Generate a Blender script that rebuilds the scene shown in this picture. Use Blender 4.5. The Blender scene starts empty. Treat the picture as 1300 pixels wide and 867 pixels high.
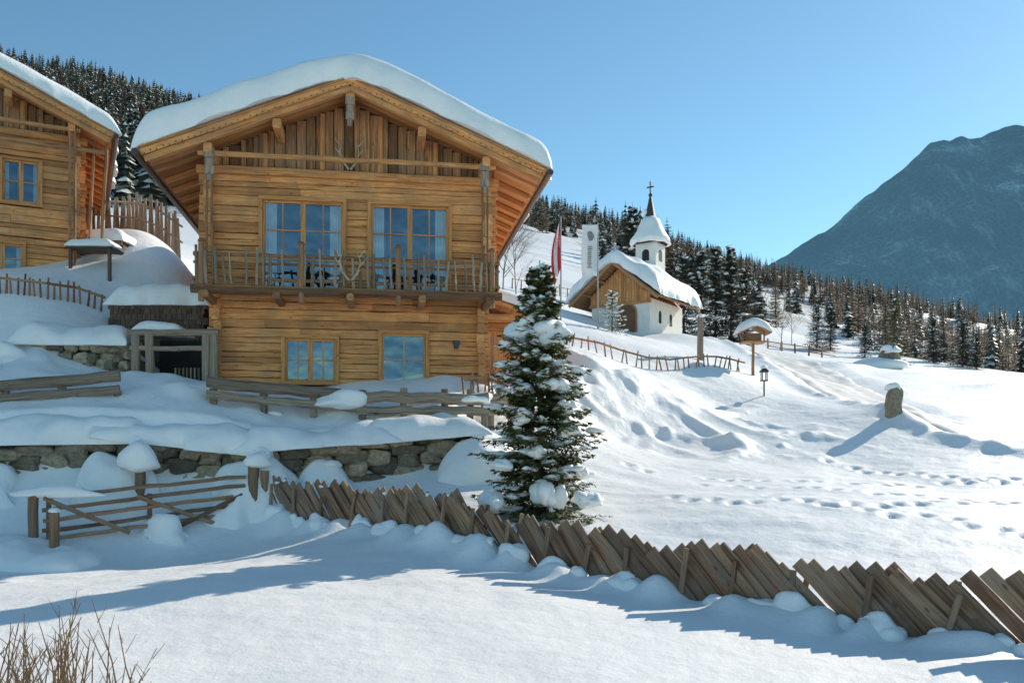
import bpy, math, random
import numpy as np
from mathutils import Vector, Matrix
random.seed(7)
rng = np.random.default_rng(7)
scene = bpy.context.scene
F = 1100.0
def sv(u, v, d):            # bearing / elevation survey -> metres (eye at origin)
    return ((u-650)/F*d, d, (580-v)/F*d)

# ------------------------------------------------------------------ noise
def _h(ix, iy, s):
    n = np.sin(ix*127.1+iy*311.7+s*74.7)*43758.5453
    return n-np.floor(n)
def vn(x, y, sc, seed=0):
    x = np.asarray(x, float)/sc; y = np.asarray(y, float)/sc
    ix = np.floor(x); iy = np.floor(y); fx = x-ix; fy = y-iy
    fx = fx*fx*fx*(fx*(fx*6-15)+10); fy = fy*fy*fy*(fy*(fy*6-15)+10)
    a = _h(ix, iy, seed); b = _h(ix+1, iy, seed); c = _h(ix, iy+1, seed); d = _h(ix+1, iy+1, seed)
    return ((a*(1-fx)+b*fx)*(1-fy)+(c*(1-fx)+d*fx)*fy)*2-1
def fbm(x, y, sc, seed=0, o=4):
    r = 0; a = 1.0
    x = np.asarray(x, float); y = np.asarray(y, float)
    for i in range(o):
        r = r+a*vn(x*.8+y*.6+i*17.3, -x*.6+y*.8-i*9.1, sc, seed+i); a *= .5; sc *= .5
    return r*.6
def sig(x): return 1/(1+np.exp(-np.clip(x, -40, 40)))

# ------------------------------------------------------------------ mesh builder
class MB:
    def __init__(s): s.v=[]; s.f=[]; s.uv=[]; s.t=[]; s.m=[]
    def face(s, idx, uv, t, m): s.f.append(idx); s.uv.append(uv); s.t.append(t); s.m.append(m)
    def hexa(s, c, m=0, t=None):
        if t is None: t = random.random()
        b = len(s.v); s.v += [tuple(p) for p in c]
        for q in ((0,3,2,1),(4,5,6,7),(0,1,5,4),(1,2,6,5),(2,3,7,6),(3,0,4,7)):
            p = [Vector(c[i]) for i in q]
            e1 = (p[1]-p[0]).length; e2 = (p[3]-p[0]).length
            o = random.random()*20; o2 = random.random()*20
            if e1 >= e2: uv = [(o,o2),(o+e1,o2),(o+e1,o2+e2),(o,o2+e2)]
            else: uv = [(o,o2),(o,o2+e1),(o+e2,o2+e1),(o+e2,o2)]
            s.face([b+i for i in q], uv, t, m)
    def box(s, c, size, rz=0, m=0, t=None, M=None):
        hx, hy, hz = size[0]/2, size[1]/2, size[2]/2
        R = M if M is not None else Matrix.Rotation(rz, 3, 'Z')
        C = Vector(c)
        pts = [(-hx,-hy,-hz),(hx,-hy,-hz),(hx,hy,-hz),(-hx,hy,-hz),(-hx,-hy,hz),(hx,-hy,hz),(hx,hy,hz),(-hx,hy,hz)]
        s.hexa([C+R@Vector(p) for p in pts], m, t)
    def beam(s, p0, p1, w, h, ch=.02, seg=1, jit=0, up=(0,0,1), m=0, t=None, w1=None, h1=None):
        if t is None: t = random.random()
        p0 = Vector(p0); p1 = Vector(p1); D = p1-p0; L = D.length
        if L < 1e-5: return
        D.normalize(); U = Vector(up)
        if abs(D.dot(U)) > .98: U = Vector((0,1,0))
        X = D.cross(U).normalized(); U = X.cross(D).normalized()
        b = len(s.v); n = 8
        w1 = w if w1 is None else w1; h1 = h if h1 is None else h1
        for k in range(seg+1):
            f = k/seg; ww = (w+(w1-w)*f)/2; hh = (h+(h1-h)*f)/2; c = min(ch, ww*.8, hh*.8)
            prof = [(-ww+c,-hh),(ww-c,-hh),(ww,-hh+c),(ww,hh-c),(ww-c,hh),(-ww+c,hh),(-ww,hh-c),(-ww,-hh+c)]
            o = Vector((random.uniform(-jit,jit), 0, random.uniform(-jit,jit)))
            for a, d in prof:
                s.v.append(tuple(p0+D*(L*f)+X*(a+o.x+random.uniform(-jit,jit)*.4)+U*(d+o.z+random.uniform(-jit,jit)*.4)))
        per = [0, w, w+h*.1, w+h, w+h*1.1, 2*w+h, 2*w+h*1.1, 2*w+2*h, 2*w+2*h+.05]
        o = random.random()*30; o2 = random.random()*30
        for k in range(seg):
            u0 = o+L*k/seg; u1 = o+L*(k+1)/seg
            for i in range(n):
                j = (i+1) % n
                s.face([b+k*n+i, b+k*n+j, b+(k+1)*n+j, b+(k+1)*n+i], [(u0,o2+per[i]),(u0,o2+per[i+1]),(u1,o2+per[i+1]),(u1,o2+per[i])], t, m)
        for k, rev in ((0, True), (seg, False)):
            q = [b+k*n+i for i in range(n)]
            uv = [(o+i*.01, o2+i*.05) for i in range(n)]
            if rev: q = q[::-1]
            s.face(q, uv, t, m)
    def tube(s, pts, rad, n=6, m=0, t=None):
        if t is None: t = random.random()
        pts = [Vector(p) for p in pts]; b = len(s.v); L = 0; Ls = [0]
        for i, p in enumerate(pts):
            if i == 0: D = pts[1]-p
            elif i == len(pts)-1: D = p-pts[i-1]
            else: D = pts[i+1]-pts[i-1]
            if i: L += (p-pts[i-1]).length; Ls.append(L)
            D.normalize(); U = Vector((0,0,1)) if abs(D.z) < .9 else Vector((1,0,0))
            X = D.cross(U).normalized(); U = X.cross(D)
            for k in range(n):
                a = 2*math.pi*k/n
                s.v.append(tuple(p+X*math.cos(a)*rad[i]+U*math.sin(a)*rad[i]))
        o = random.random()*20
        for i in range(len(pts)-1):
            for k in range(n):
                j = (k+1) % n
                s.face([b+i*n+k, b+i*n+j, b+(i+1)*n+j, b+(i+1)*n+k], [(o+Ls[i],k*.05),(o+Ls[i],k*.05+.05),(o+Ls[i+1],k*.05+.05),(o+Ls[i+1],k*.05)], t, m)
        s.face([b+(len(pts)-1)*n+k for k in range(n)], [(o,k*.03) for k in range(n)], t, m)
        s.face([b+k for k in range(n)][::-1], [(o,k*.03) for k in range(n)], t, m)
    def blob(s, c, r, nu=12, nv=8, amp=.18, seed=None, m=0, t=None, pw=1.0, rz=0, flat=.35):
        if t is None: t = random.random()
        b = len(s.v); cx, cy, cz = c
        cr, sr = math.cos(rz), math.sin(rz)
        ph = [random.uniform(0, 6.28) for _ in range(6)]
        def sp(x): return math.copysign(abs(x)**pw, x)
        for i in range(nv+1):
            th = math.pi*i/nv
            for j in range(nu):
                a = 2*math.pi*j/nu
                x = sp(math.sin(th))*sp(math.cos(a)); y = sp(math.sin(th))*sp(math.sin(a)); z = sp(math.cos(th))
                k = 1+amp*(math.sin(2*x+3*y+ph[0])*.5+math.sin(3.1*z-2.3*x+ph[1])*.4+math.sin(5*y+4*z+ph[2])*.3+math.sin(7*x+ph[3])*.15)
                if z < 0: z *= flat
                x, y, z = x*k*r[0], y*k*r[1], z*k*r[2]
                s.v.append((cx+x*cr-y*sr, cy+x*sr+y*cr, cz+z))
        for i in range(nv):
            for j in range(nu):
                j2 = (j+1) % nu
                s.face([b+i*nu+j, b+(i+1)*nu+j, b+(i+1)*nu+j2, b+i*nu+j2], [(j*.1,i*.1),(j*.1,i*.1+.1),(j*.1+.1,i*.1+.1),(j*.1+.1,i*.1)], t, m)
    def poly(s, pts, m=0, t=None):
        if t is None: t = random.random()
        b = len(s.v); s.v += [tuple(p) for p in pts]
        s.face(list(range(b, b+len(pts))), [(p[0]+p[1], p[2]) for p in pts], t, m)
    def build(s, name, mats, parent=None, smooth=False):
        me = bpy.data.meshes.new(name); me.from_pydata(s.v, [], s.f)
        for mt in mats: me.materials.append(mt)
        uvl = me.uv_layers.new(name='UVMap')
        uvl.data.foreach_set('uv', np.array([c for f in s.uv for p in f for c in p], dtype=np.float32))
        at = me.attributes.new('tint', 'FLOAT', 'FACE'); at.data.foreach_set('value', np.array(s.t, dtype=np.float32))
        me.polygons.foreach_set('material_index', np.array(s.m, dtype=np.int32))
        me.polygons.foreach_set('use_smooth', np.full(len(s.f), smooth))
        me.update()
        ob = bpy.data.objects.new(name, me); scene.collection.objects.link(ob)
        if parent: ob.parent = parent
        return ob
def E(name, loc=(0,0,0), rz=0):
    o = bpy.data.objects.new(name, None); o.location = loc; o.rotation_euler = (0,0,rz)
    o.empty_display_size = .3; scene.collection.objects.link(o); return o
def grid_mesh(name, V, ni, nj, mat, parent=None, extra=None):
    i, j = np.meshgrid(np.arange(ni-1), np.arange(nj-1), indexing='ij')
    a = (i*nj+j).ravel(); q = np.stack([a, a+nj, a+nj+1, a+1], 1)
    nvt = len(V)
    if extra is not None:
        V = np.vstack([V, extra]); q2 = q[:, ::-1]+nvt; q = np.vstack([q, q2])
    me = bpy.data.meshes.new(name); me.vertices.add(len(V)); me.vertices.foreach_set('co', V.astype(np.float32).ravel())
    me.loops.add(len(q)*4); me.loops.foreach_set('vertex_index', q.astype(np.int32).ravel())
    me.polygons.add(len(q)); me.polygons.foreach_set('loop_start', np.arange(len(q), dtype=np.int32)*4)
    me.update(calc_edges=True); me.validate()
    me.polygons.foreach_set('use_smooth', np.full(len(me.polygons), True))
    me.materials.append(mat)
    ob = bpy.data.objects.new(name, me); scene.collection.objects.link(ob)
    if parent: ob.parent = parent
    return ob

# ------------------------------------------------------------------ materials
def newmat(name):
    m = bpy.data.materials.new(name); m.use_nodes = True
    nt = m.node_tree; b = nt.nodes['Principled BSDF']; return m, nt, b
def N(nt, t, **k):
    n = nt.nodes.new(t)
    for a, v in k.items():
        if a in n.inputs.keys(): n.inputs[a].default_value = v
        else: setattr(n, a, v)
    return n
def ramp(nt, fac, stops):
    r = nt.nodes.new('ShaderNodeValToRGB'); e = r.color_ramp.elements
    e[0].position, e[0].color = stops[0][0], (*stops[0][1], 1)
    e[1].position, e[1].color = stops[-1][0], (*stops[-1][1], 1)
    for p, c in stops[1:-1]:
        x = e.new(p); x.color = (*c, 1)
    nt.links.new(fac, r.inputs[0]); return r.outputs[0]
def mixc(nt, fac, a, b, mode='MIX'):
    n = nt.nodes.new('ShaderNodeMix'); n.data_type = 'RGBA'; n.blend_type = mode
    for s, v in ((n.inputs[0], fac), (n.inputs[6], a), (n.inputs[7], b)):
        if hasattr(v, 'node'): nt.links.new(v, s)
        elif isinstance(v, (int, float)): s.default_value = v
        else: s.default_value = (*v, 1)
    return n.outputs[2]
def bump(nt, b, h, st=.3, dist=.02):
    n = nt.nodes.new('ShaderNodeBump'); n.inputs['Strength'].default_value = st; n.inputs['Distance'].default_value = dist
    nt.links.new(h, n.inputs['Height']); nt.links.new(n.outputs[0], b.inputs['Normal'])
def wood(name, c_dark, c_mid, c_light, rough=.75, gu=1.2, gv=22, tintamt=.55, grey=None, greyamt=.5):
    m, nt, b = newmat(name); L = nt.links
    uv = nt.nodes.new('ShaderNodeUVMap'); mp = nt.nodes.new('ShaderNodeMapping'); mp.inputs['Scale'].default_value = (gu, gv, 1)
    L.new(uv.outputs[0], mp.inputs[0])
    n1 = N(nt, 'ShaderNodeTexNoise', Scale=1.0, Detail=6.0, Roughness=.65, Distortion=.6); L.new(mp.outputs[0], n1.inputs['Vector'])
    col = ramp(nt, n1.outputs[0], [(.30, c_dark), (.5, c_mid), (.70, c_light)])
    tc = nt.nodes.new('ShaderNodeTexCoord')
    n2 = N(nt, 'ShaderNodeTexNoise', Scale=1.7, Detail=6.0, Roughness=.6); L.new(tc.outputs['Object'], n2.inputs['Vector'])
    if grey:
        col = mixc(nt, ramp(nt, n2.outputs[0], [(.44, (0,0,0)), (.60, (greyamt,)*3)]), col, grey)
    at = nt.nodes.new('ShaderNodeAttribute'); at.attribute_name = 'tint'
    tr = ramp(nt, at.outputs['Fac'], [(0, (1-tintamt,(1-tintamt)*.95,(1-tintamt)*.92)), (.5, (1-tintamt*.25,)*3), (1, (1.0,)*3)])
    col = mixc(nt, 1.0, col, tr, 'MULTIPLY')
    mp2 = nt.nodes.new('ShaderNodeMapping'); mp2.inputs['Scale'].default_value = (2.2, 6, 1); L.new(uv.outputs[0], mp2.inputs[0])
    vo = N(nt, 'ShaderNodeTexVoronoi', Scale=1.0); L.new(mp2.outputs[0], vo.inputs['Vector'])
    col = mixc(nt, ramp(nt, vo.outputs['Distance'], [(.05, (.75,)*3), (.13, (0,0,0))]), col, tuple(c*.4 for c in c_dark))
    mp3 = nt.nodes.new('ShaderNodeMapping'); mp3.inputs['Scale'].default_value = (.5, 30, 1); L.new(uv.outputs[0], mp3.inputs[0])
    n3 = N(nt, 'ShaderNodeTexNoise', Scale=1.0, Detail=3.0, Roughness=.5, Distortion=.4); L.new(mp3.outputs[0], n3.inputs['Vector'])
    col = mixc(nt, ramp(nt, n3.outputs[0], [(.29, (.75,)*3), (.35, (0,0,0))]), col, tuple(c*.35 for c in c_dark))
    L.new(col, b.inputs['Base Color']); b.inputs['Roughness'].default_value = rough
    bump(nt, b, n1.outputs[0], .6, .014)
    return m
def snowmat(name, terrain=False):
    m, nt, b = newmat(name); L = nt.links
    tc = nt.nodes.new('ShaderNodeTexCoord')
    n1 = N(nt, 'ShaderNodeTexNoise', Scale=2.6, Detail=9.0, Roughness=.6); L.new(tc.outputs['Object'], n1.inputs['Vector'])
    n2 = N(nt, 'ShaderNodeTexNoise', Scale=34.0, Detail=5.0, Roughness=.75); L.new(tc.outputs['Object'], n2.inputs['Vector'])
    col = ramp(nt, n1.outputs[0], [(.3, (.92,.91,.90)), (.7, (.975,.96,.94))])
    if terrain:
        sp = nt.nodes.new('ShaderNodeSeparateXYZ'); L.new(tc.outputs['Object'], sp.inputs[0])
        mr = N(nt, 'ShaderNodeMapRange'); mr.inputs['From Min'].default_value = 75; mr.inputs['From Max'].default_value = 170
        L.new(sp.outputs['Y'], mr.inputs['Value'])
        n3 = N(nt, 'ShaderNodeTexNoise', Scale=.05, Detail=9.0, Roughness=.7); L.new(tc.outputs['Object'], n3.inputs['Vector'])
        f = ramp(nt, n3.outputs[0], [(.46, (0,0,0)), (.58, (.7,)*3)])
        mu = nt.nodes.new('ShaderNodeMath'); mu.operation = 'MULTIPLY'; L.new(f, mu.inputs[0]); L.new(mr.outputs[0], mu.inputs[1])
        col = mixc(nt, mu.outputs[0], col, (.20,.17,.13))
    L.new(col, b.inputs['Base Color']); b.inputs['Roughness'].default_value = .5
    b.inputs['Specular IOR Level'].default_value = .3
    ad = nt.nodes.new('ShaderNodeMath'); ad.operation = 'MULTIPLY_ADD'; L.new(n2.outputs[0], ad.inputs[0]); ad.inputs[1].default_value = .16; L.new(n1.outputs[0], ad.inputs[2])
    bump(nt, b, ad.outputs[0], .42, .11)
    return m
def plain(name, c, rough=.7, nscale=8, var=.35, metallic=0, bd=.01):
    m, nt, b = newmat(name); tc = nt.nodes.new('ShaderNodeTexCoord')
    n1 = N(nt, 'ShaderNodeTexNoise', Scale=float(nscale), Detail=6.0); nt.links.new(tc.outputs['Object'], n1.inputs['Vector'])
    col = ramp(nt, n1.outputs[0], [(.3, tuple(x*(1-var) for x in c)), (.7, tuple(min(1, x*(1+var)) for x in c))])
    nt.links.new(col, b.inputs['Base Color']); b.inputs['Roughness'].default_value = rough; b.inputs['Metallic'].default_value = metallic
    bump(nt, b, n1.outputs[0], .25, bd)
    return m
def tintmat(name, c0, c1, rough=.8):
    m, nt, b = newmat(name)
    at = nt.nodes.new('ShaderNodeAttribute'); at.attribute_name = 'tint'
    tc = nt.nodes.new('ShaderNodeTexCoord'); n1 = N(nt, 'ShaderNodeTexNoise', Scale=9.0, Detail=7.0, Roughness=.7); nt.links.new(tc.outputs['Object'], n1.inputs['Vector'])
    col = ramp(nt, at.outputs['Fac'], [(0, c0), (1, c1)])
    col = mixc(nt, 1.0, col, ramp(nt, n1.outputs[0], [(.35, (.5,)*3), (.65, (1.15,)*3)]), 'MULTIPLY')
    nt.links.new(col, b.inputs['Base Color']); b.inputs['Roughness'].default_value = rough
    bump(nt, b, n1.outputs[0], .5, .03)
    return m

M_snow = snowmat('snow'); M_ground = snowmat('snow_ground', True)
M_log = wood('log_wood', (.34,.12,.035), (.88,.385,.125), (.97,.58,.26), grey=(.52,.27,.125), greyamt=.6, tintamt=.42)
M_board = wood('old_boards', (.14,.058,.025), (.47,.215,.085), (.78,.43,.20), grey=(.30,.21,.145), greyamt=.55, tintamt=.66)
M_fence = wood('split_boards', (.12,.062,.035), (.32,.18,.10), (.50,.32,.20), grey=(.34,.26,.19), greyamt=.5, tintamt=.5)
M_grey = wood('weathered_wood', (.13,.10,.07), (.33,.25,.18), (.50,.40,.30), tintamt=.5)
M_frame = wood('window_frame_wood', (.36,.14,.04), (.66,.30,.10), (.74,.40,.16), tintamt=.2)
M_soffit = wood('soffit_wood', (.30,.115,.04), (.66,.29,.10), (.82,.43,.17), tintamt=.5)
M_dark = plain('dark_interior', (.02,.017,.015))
M_shing = wood('shingles', (.06,.035,.025), (.15,.09,.06), (.26,.17,.11), tintamt=.5)
M_gut = plain('gutter_brown', (.08,.045,.03), .45)
M_curt = plain('curtain_cloth', (.80,.76,.68), .9, 3, .1)
M_stone = tintmat('field_stone', (.12,.10,.07), (.50,.40,.28))
M_white = plain('white_plaster', (.82,.78,.72), .85, 3, .06)
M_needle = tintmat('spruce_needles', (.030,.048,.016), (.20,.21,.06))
M_needle_far = tintmat('forest_needles', (.032,.047,.036), (.095,.115,.078))
M_bark = plain('bark', (.10,.07,.05), .9, 20)
M_larch = tintmat('larch_twigs', (.12,.095,.07), (.29,.22,.15))
M_olive = tintmat('sunlit_needles', (.10,.11,.025), (.26,.24,.07))
M_red = plain('flag_red', (.60,.02,.03), .8, 3, .1)
M_cloth = plain('flag_white', (.78,.78,.78), .8, 3, .06)
M_ink = plain('flag_print', (.25,.23,.23), .8)
M_metal = plain('dark_metal', (.04,.04,.045), .45)
M_pole = plain('pole_metal', (.35,.35,.36), .4, 5, .1)
M_slate = plain('spire_slate', (.06,.045,.04), .6)
M_twig = plain('dry_twig', (.26,.15,.07), .9, 30)
M_antler = plain('antler', (.50,.40,.28), .6, 20)
m, nt, b = newmat('window_glass'); nt.nodes.remove(b)
tr = nt.nodes.new('ShaderNodeBsdfTransparent'); tr.inputs[0].default_value = (.7,.8,.85,1)
gl = nt.nodes.new('ShaderNodeBsdfGlossy'); gl.inputs['Color'].default_value = (.55,.70,.82,1); gl.inputs['Roughness'].default_value = .03
tcg = nt.nodes.new('ShaderNodeTexCoord'); ng = N(nt,'ShaderNodeTexNoise',Scale=1.3,Detail=2.0); nt.links.new(tcg.outputs['Object'],ng.inputs['Vector'])
bg_ = nt.nodes.new('ShaderNodeBump'); bg_.inputs['Strength'].default_value=.5; bg_.inputs['Distance'].default_value=.08; nt.links.new(ng.outputs[0],bg_.inputs['Height']); nt.links.new(bg_.outputs[0],gl.inputs['Normal'])
mx = nt.nodes.new('ShaderNodeMixShader'); mx.inputs[0].default_value = .26
nt.links.new(tr.outputs[0], mx.inputs[1]); nt.links.new(gl.outputs[0], mx.inputs[2]); nt.links.new(mx.outputs[0], nt.nodes['Material Output'].inputs[0])
M_glass = m

# ------------------------------------------------------------------ terrain
HC = (-4.25, 23.0); HA = .15; HZ = 1.88
ca, sa = math.cos(HA), math.sin(HA)
def toloc(x, y): return (x-HC[0])*ca+(y-HC[1])*sa, -(x-HC[0])*sa+(y-HC[1])*ca
def toworld(lx, ly): return HC[0]+lx*ca-ly*sa, HC[1]+lx*sa+ly*ca
ctrl = [(-60,-30,-2),(60,-30,-2.2),(0,-20,-2.2),(0,0,-2.15),(-15,2,-2.1),(15,0,-2.15),(-6,6,-2.1),(6,6,-2.15),(0,7,-2.12)]
for p in [(0,867,8),(650,867,8),(1300,867,8),(650,750,11.8),(300,720,14),(0,745,13),(1450,850,8.2),
          (1300,815,9.7),(1220,808,10.3),(1000,776,11.5),(850,752,12.6),(720,725,13.8),(600,692,15.2),(460,668,17),(340,652,19),
          (40,692,17),(-150,690,16.5),(200,665,18.4),(100,640,18.2),(250,632,18.9),(-200,640,17.5),
          (560,622,19),(450,618,19.9),(685,650,17),(760,640,18),(900,640,18),(1100,650,17),(1300,700,14),(1500,690,14),(1100,600,24),(1300,600,23),(800,600,22),(950,600,22.5),
          (1300,560,30),(1135,520,30),(800,562,26),(1000,532,30),(900,548,27.5),(740,500,27.2),(740,448,29.5),(900,512,31.5),(900,464,36),(680,560,22.5),(655,500,24.5),
          (1030,505,36),(1050,484,45),(1000,465,52),(960,474,40),(1180,484,48),(1300,492,46),(1450,500,45),(1100,464,60),(1200,472,70),(1300,482,75),(1500,490,80),
          (820,423,60),(780,424,57),(870,423,58),(840,425,66),(740,402,58),(700,440,34),(700,402,46),(690,380,70),(720,300,170),(690,330,120),(900,430,85),(980,440,90),
          (640,470,26),(1000,432,150),(1100,450,150),(1250,468,150),(1450,480,150),
          (0,345,26),(130,372,26),(60,388,24),(60,440,22.4),(110,476,22.0),(0,486,20.6),(220,486,21.4),(-200,345,27),(50,340,28),(-200,330,34),
          (230,345,28.5),(200,300,31),(170,300,34),(60,290,40),(150,262,110),(0,240,110),(-300,240,110),(450,300,90),
          (0,95,450),(130,118,450),(240,150,450),(450,205,450),(690,275,450),(800,310,450),(900,334,450),(1000,360,450),(1100,392,450),(1200,420,450),(1300,440,450),(1600,480,450),(-400,60,450),
          (0,150,250),(690,305,250),(1000,400,250),(1200,445,250),(1500,475,250),(350,215,250),
          (0,150,700),(600,335,700),(1200,490,700),(-500,120,700),(1700,520,700)]:
    ctrl.append(sv(*p))
for lx, ly, z in [(-12,-3.3,-.55),(-8,-3.3,-.5),(-4,-3.3,-.5),(0,-3.3,-.5),(2.5,-3.3,-.4),(-9,-.6,1.55),(-4,-.4,1.75),(0,-.4,1.75),(3.4,-.4,1.8),(-4,5,1.85),(-3.4,10,3.0),(3.4,9,3.0),(0,10,3),(4.5,4,2.4),(-5,2,2.1)]:
    ctrl.append((*toworld(lx, ly), z))
C = np.array(ctrl); n = len(C)
def phi(dx, dy): return np.sqrt(dx*dx+dy*dy+1.0)
A = np.zeros((n+3, n+3)); A[:n,:n] = phi(C[:,0][:,None]-C[:,0], C[:,1][:,None]-C[:,1])
A[:n,:n] -= np.eye(n)*.08
A[:n,n] = 1; A[:n,n+1] = C[:,0]; A[:n,n+2] = C[:,1]; A[n:,:n] = A[:n,n:].T
Wt = np.linalg.solve(A, np.concatenate([C[:,2], [0,0,0]]))
FP0 = np.array([-5.35, 19.0]); FP1 = np.array([8.2, 7.6]); FD = FP1-FP0; FL = np.linalg.norm(FD); FD /= FL; FN = np.array([FD[1], -FD[0]])
if FN[1] > 0: FN = -FN
pc = np.array([sv(1420,566,25.5)[:2], sv(1270,545,28)[:2], sv(1165,524,33)[:2], sv(1085,503,39)[:2], sv(1045,484,46)[:2], sv(1005,468,54)[:2], sv(940,455,62)[:2]])
tt = np.linspace(0, len(pc)-1.001, 130); ii = tt.astype(int); ff2 = tt-ii
cx = pc[ii,0]*(1-ff2)+pc[ii+1,0]*ff2; cy = pc[ii,1]*(1-ff2)+pc[ii+1,1]*ff2
for _ in range(14):
    cx[1:-1] = (cx[:-2]+cx[2:]+2*cx[1:-1])/4; cy[1:-1] = (cy[:-2]+cy[2:]+2*cy[1:-1])/4
PW = 1.9
def pathdist(x, y):
    d = np.full(np.shape(x), 1e9)
    for k in range(0, len(cx), 2): d = np.minimum(d, (x-cx[k])**2+(y-cy[k])**2)
    return np.sqrt(d)
def Hh(x, y):
    x = np.asarray(x, float); y = np.asarray(y, float); z = Wt[n]+Wt[n+1]*x+Wt[n+2]*y
    for i in range(n): z = z+Wt[i]*phi(x-C[i,0], y-C[i,1])
    lx, ly = toloc(x, y)
    z = z+1.05*sig((ly+2.95)/.03)*np.exp(-np.maximum(ly+2.95, 0)/1.3)*sig((2.7-lx)/.12)*sig((lx+16)/.3)
    t = (x-FP0[0])*FD[0]+(y-FP0[1])*FD[1]; s = (x-FP0[0])*FN[0]+(y-FP0[1])*FN[1]
    inn = sig((t+.2)/.2)*sig((FL+2-t)/.2)
    z = z+inn*.36*np.exp(-((s-.26)/(.34+.1*vn(t,0*t,.6,18)))**2)*np.clip(.42+.3*np.cos(t*2*math.pi/.93+vn(t,0*t,1.1,4)*3)+.45*vn(t,s*.5,.7,14),0,1.3)
    near = np.exp(-np.maximum(y-60,0)/40.)
    z = z+near*(.11*fbm(x,y,3.5,1,3)+.025*fbm(x,y*1.6,.8,5,3)*np.clip((y-8)/6,.3,1))
    rf_ = np.exp(-(((x-9)/8)**4+((y-20)/6)**4)); z = z+rf_*.04*np.maximum(vn(x*.35,y+.25*x,.8,61),0)
    bank = np.exp(-(((x-5.0)/5.0)**4+((y-28.0)/2.8)**4))+.8*np.exp(-(((x+.3)/2.4)**2+((y-22.4)/1.8)**2))
    r1 = 1-2*np.abs(vn(x*.8+y*.6,-x*.6+y*.8,1.7,11)); r2 = fbm(x,y,.9,13,3)
    z = z+bank*(.18*np.maximum(r1,0)**1.5+.30*np.maximum(r2+.05,-.05))
    lb = np.exp(-(((x+9.5)/5)**4+((y-21.3)/1.5)**2))
    z = z+lb*(.26*np.maximum(fbm(x,y,1.1,21,3),0)+.06*vn(x,y,.45,23))
    bk2 = np.exp(-(((x-26)/12)**2+((y-50)/6)**2)); z = z+bk2*1.0*np.maximum(fbm(x,y,4,31,4),0)
    if np.size(x) > 0:
        msk = (y>22)&(y<68)&(x>10)&(x<30)
        if msk.any():
            pdv = pathdist(x[msk], y[msk]); zz = z[msk]
            zz = zz+ (.12+.32*np.abs(fbm(x[msk],y[msk],1.8,35,3)))*np.exp(-((pdv-PW-.7)/.5)**2) - .12*np.exp(-(pdv/PW)**4)
            z = z.copy(); z[msk] = zz
    z = z+np.clip((y-100)/150,0,1)*6*fbm(x,y,80,41,4)
    return z
def G(x, y): return float(Hh(np.array([x]), np.array([y]))[0])
ys = np.concatenate([np.linspace(-40,5,16)[:-1], np.linspace(5,36,350)[:-1], np.geomspace(36,700,200)])
xr = np.geomspace(17,900,90)
xs = np.concatenate([-xr[::-1][:-1], np.linspace(-17,17,371)[:-1], xr])
X, Y = np.meshgrid(xs, ys, indexing='ij'); Z = Hh(X, Y)
def track(pts, wob, seed, dep=.10):
    r = random.Random(seed)
    for (x0,y0),(x1,y1) in zip(pts[:-1], pts[1:]):
        L = math.hypot(x1-x0,y1-y0); k = int(L/.42)
        for i in range(k):
            if r.random() < .12: continue
            f = i/k; sx = (-1)**i*.12+r.uniform(-wob,wob); nx,ny = -(y1-y0)/L,(x1-x0)/L
            px, py = x0+(x1-x0)*f+nx*sx, y0+(y1-y0)*f+ny*sx; rad = r.uniform(.1,.15); dd = dep*r.uniform(.6,1.1)
            i0,i1 = np.searchsorted(xs,[px-.6,px+.6]); j0,j1 = np.searchsorted(ys,[py-.6,py+.6])
            sub = np.s_[i0:i1, j0:j1]
            dx, dy = X[sub]-px, Y[sub]-py; rr = np.sqrt(dx*dx*1.3+dy*dy*.8)
            Z[sub] += -dd*np.exp(-(rr/rad)**2)+.02*np.exp(-((rr-.26)/.1)**2)
track([(3.0,22.5),(5,21.9),(8,21.5),(11,21.9),(14,21.8),(20,23)], .06, 1)
track([(3.4,18.5),(5,17.7),(7,17.6),(11,18.2),(16.5,19.5)], .1, 2)
track([(5.5,18.6),(7,17.1),(8.2,16.2),(9.5,14.4),(11,13)], .12, 3)
track([(4.5,20.5),(7,20.1),(9,19.3),(13,17)], .12, 4)
track([(9,25),(12,22),(15,17)], .12, 6)
V = np.stack([X.ravel(), Y.ravel(), Z.ravel()], 1)
grid_mesh('snowy_ground', V, len(xs), len(ys), M_ground)

M_path = plain('packed_snow', (.74,.71,.68), .7, 3, .12, bd=.06)
tx = np.gradient(cx); ty = np.gradient(cy); tl = np.hypot(tx,ty); nx, ny = -ty/tl, tx/tl
w = np.linspace(-PW-.1,PW+.1,19)
PX = cx[:,None]+nx[:,None]*w; PY = cy[:,None]+ny[:,None]*w
PZ = Hh(PX,PY)+.09-.05*np.exp(-((np.abs(w)-.75)/.2)**2)[None,:]-.3*(np.clip(np.abs(w)-PW+.25,0,1)/.35)[None,:]+.04*vn(PX,PY,.4,9)
grid_mesh('snow_path', np.stack([PX.ravel(),PY.ravel(),PZ.ravel()],1), 130, 19, M_path)

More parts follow.
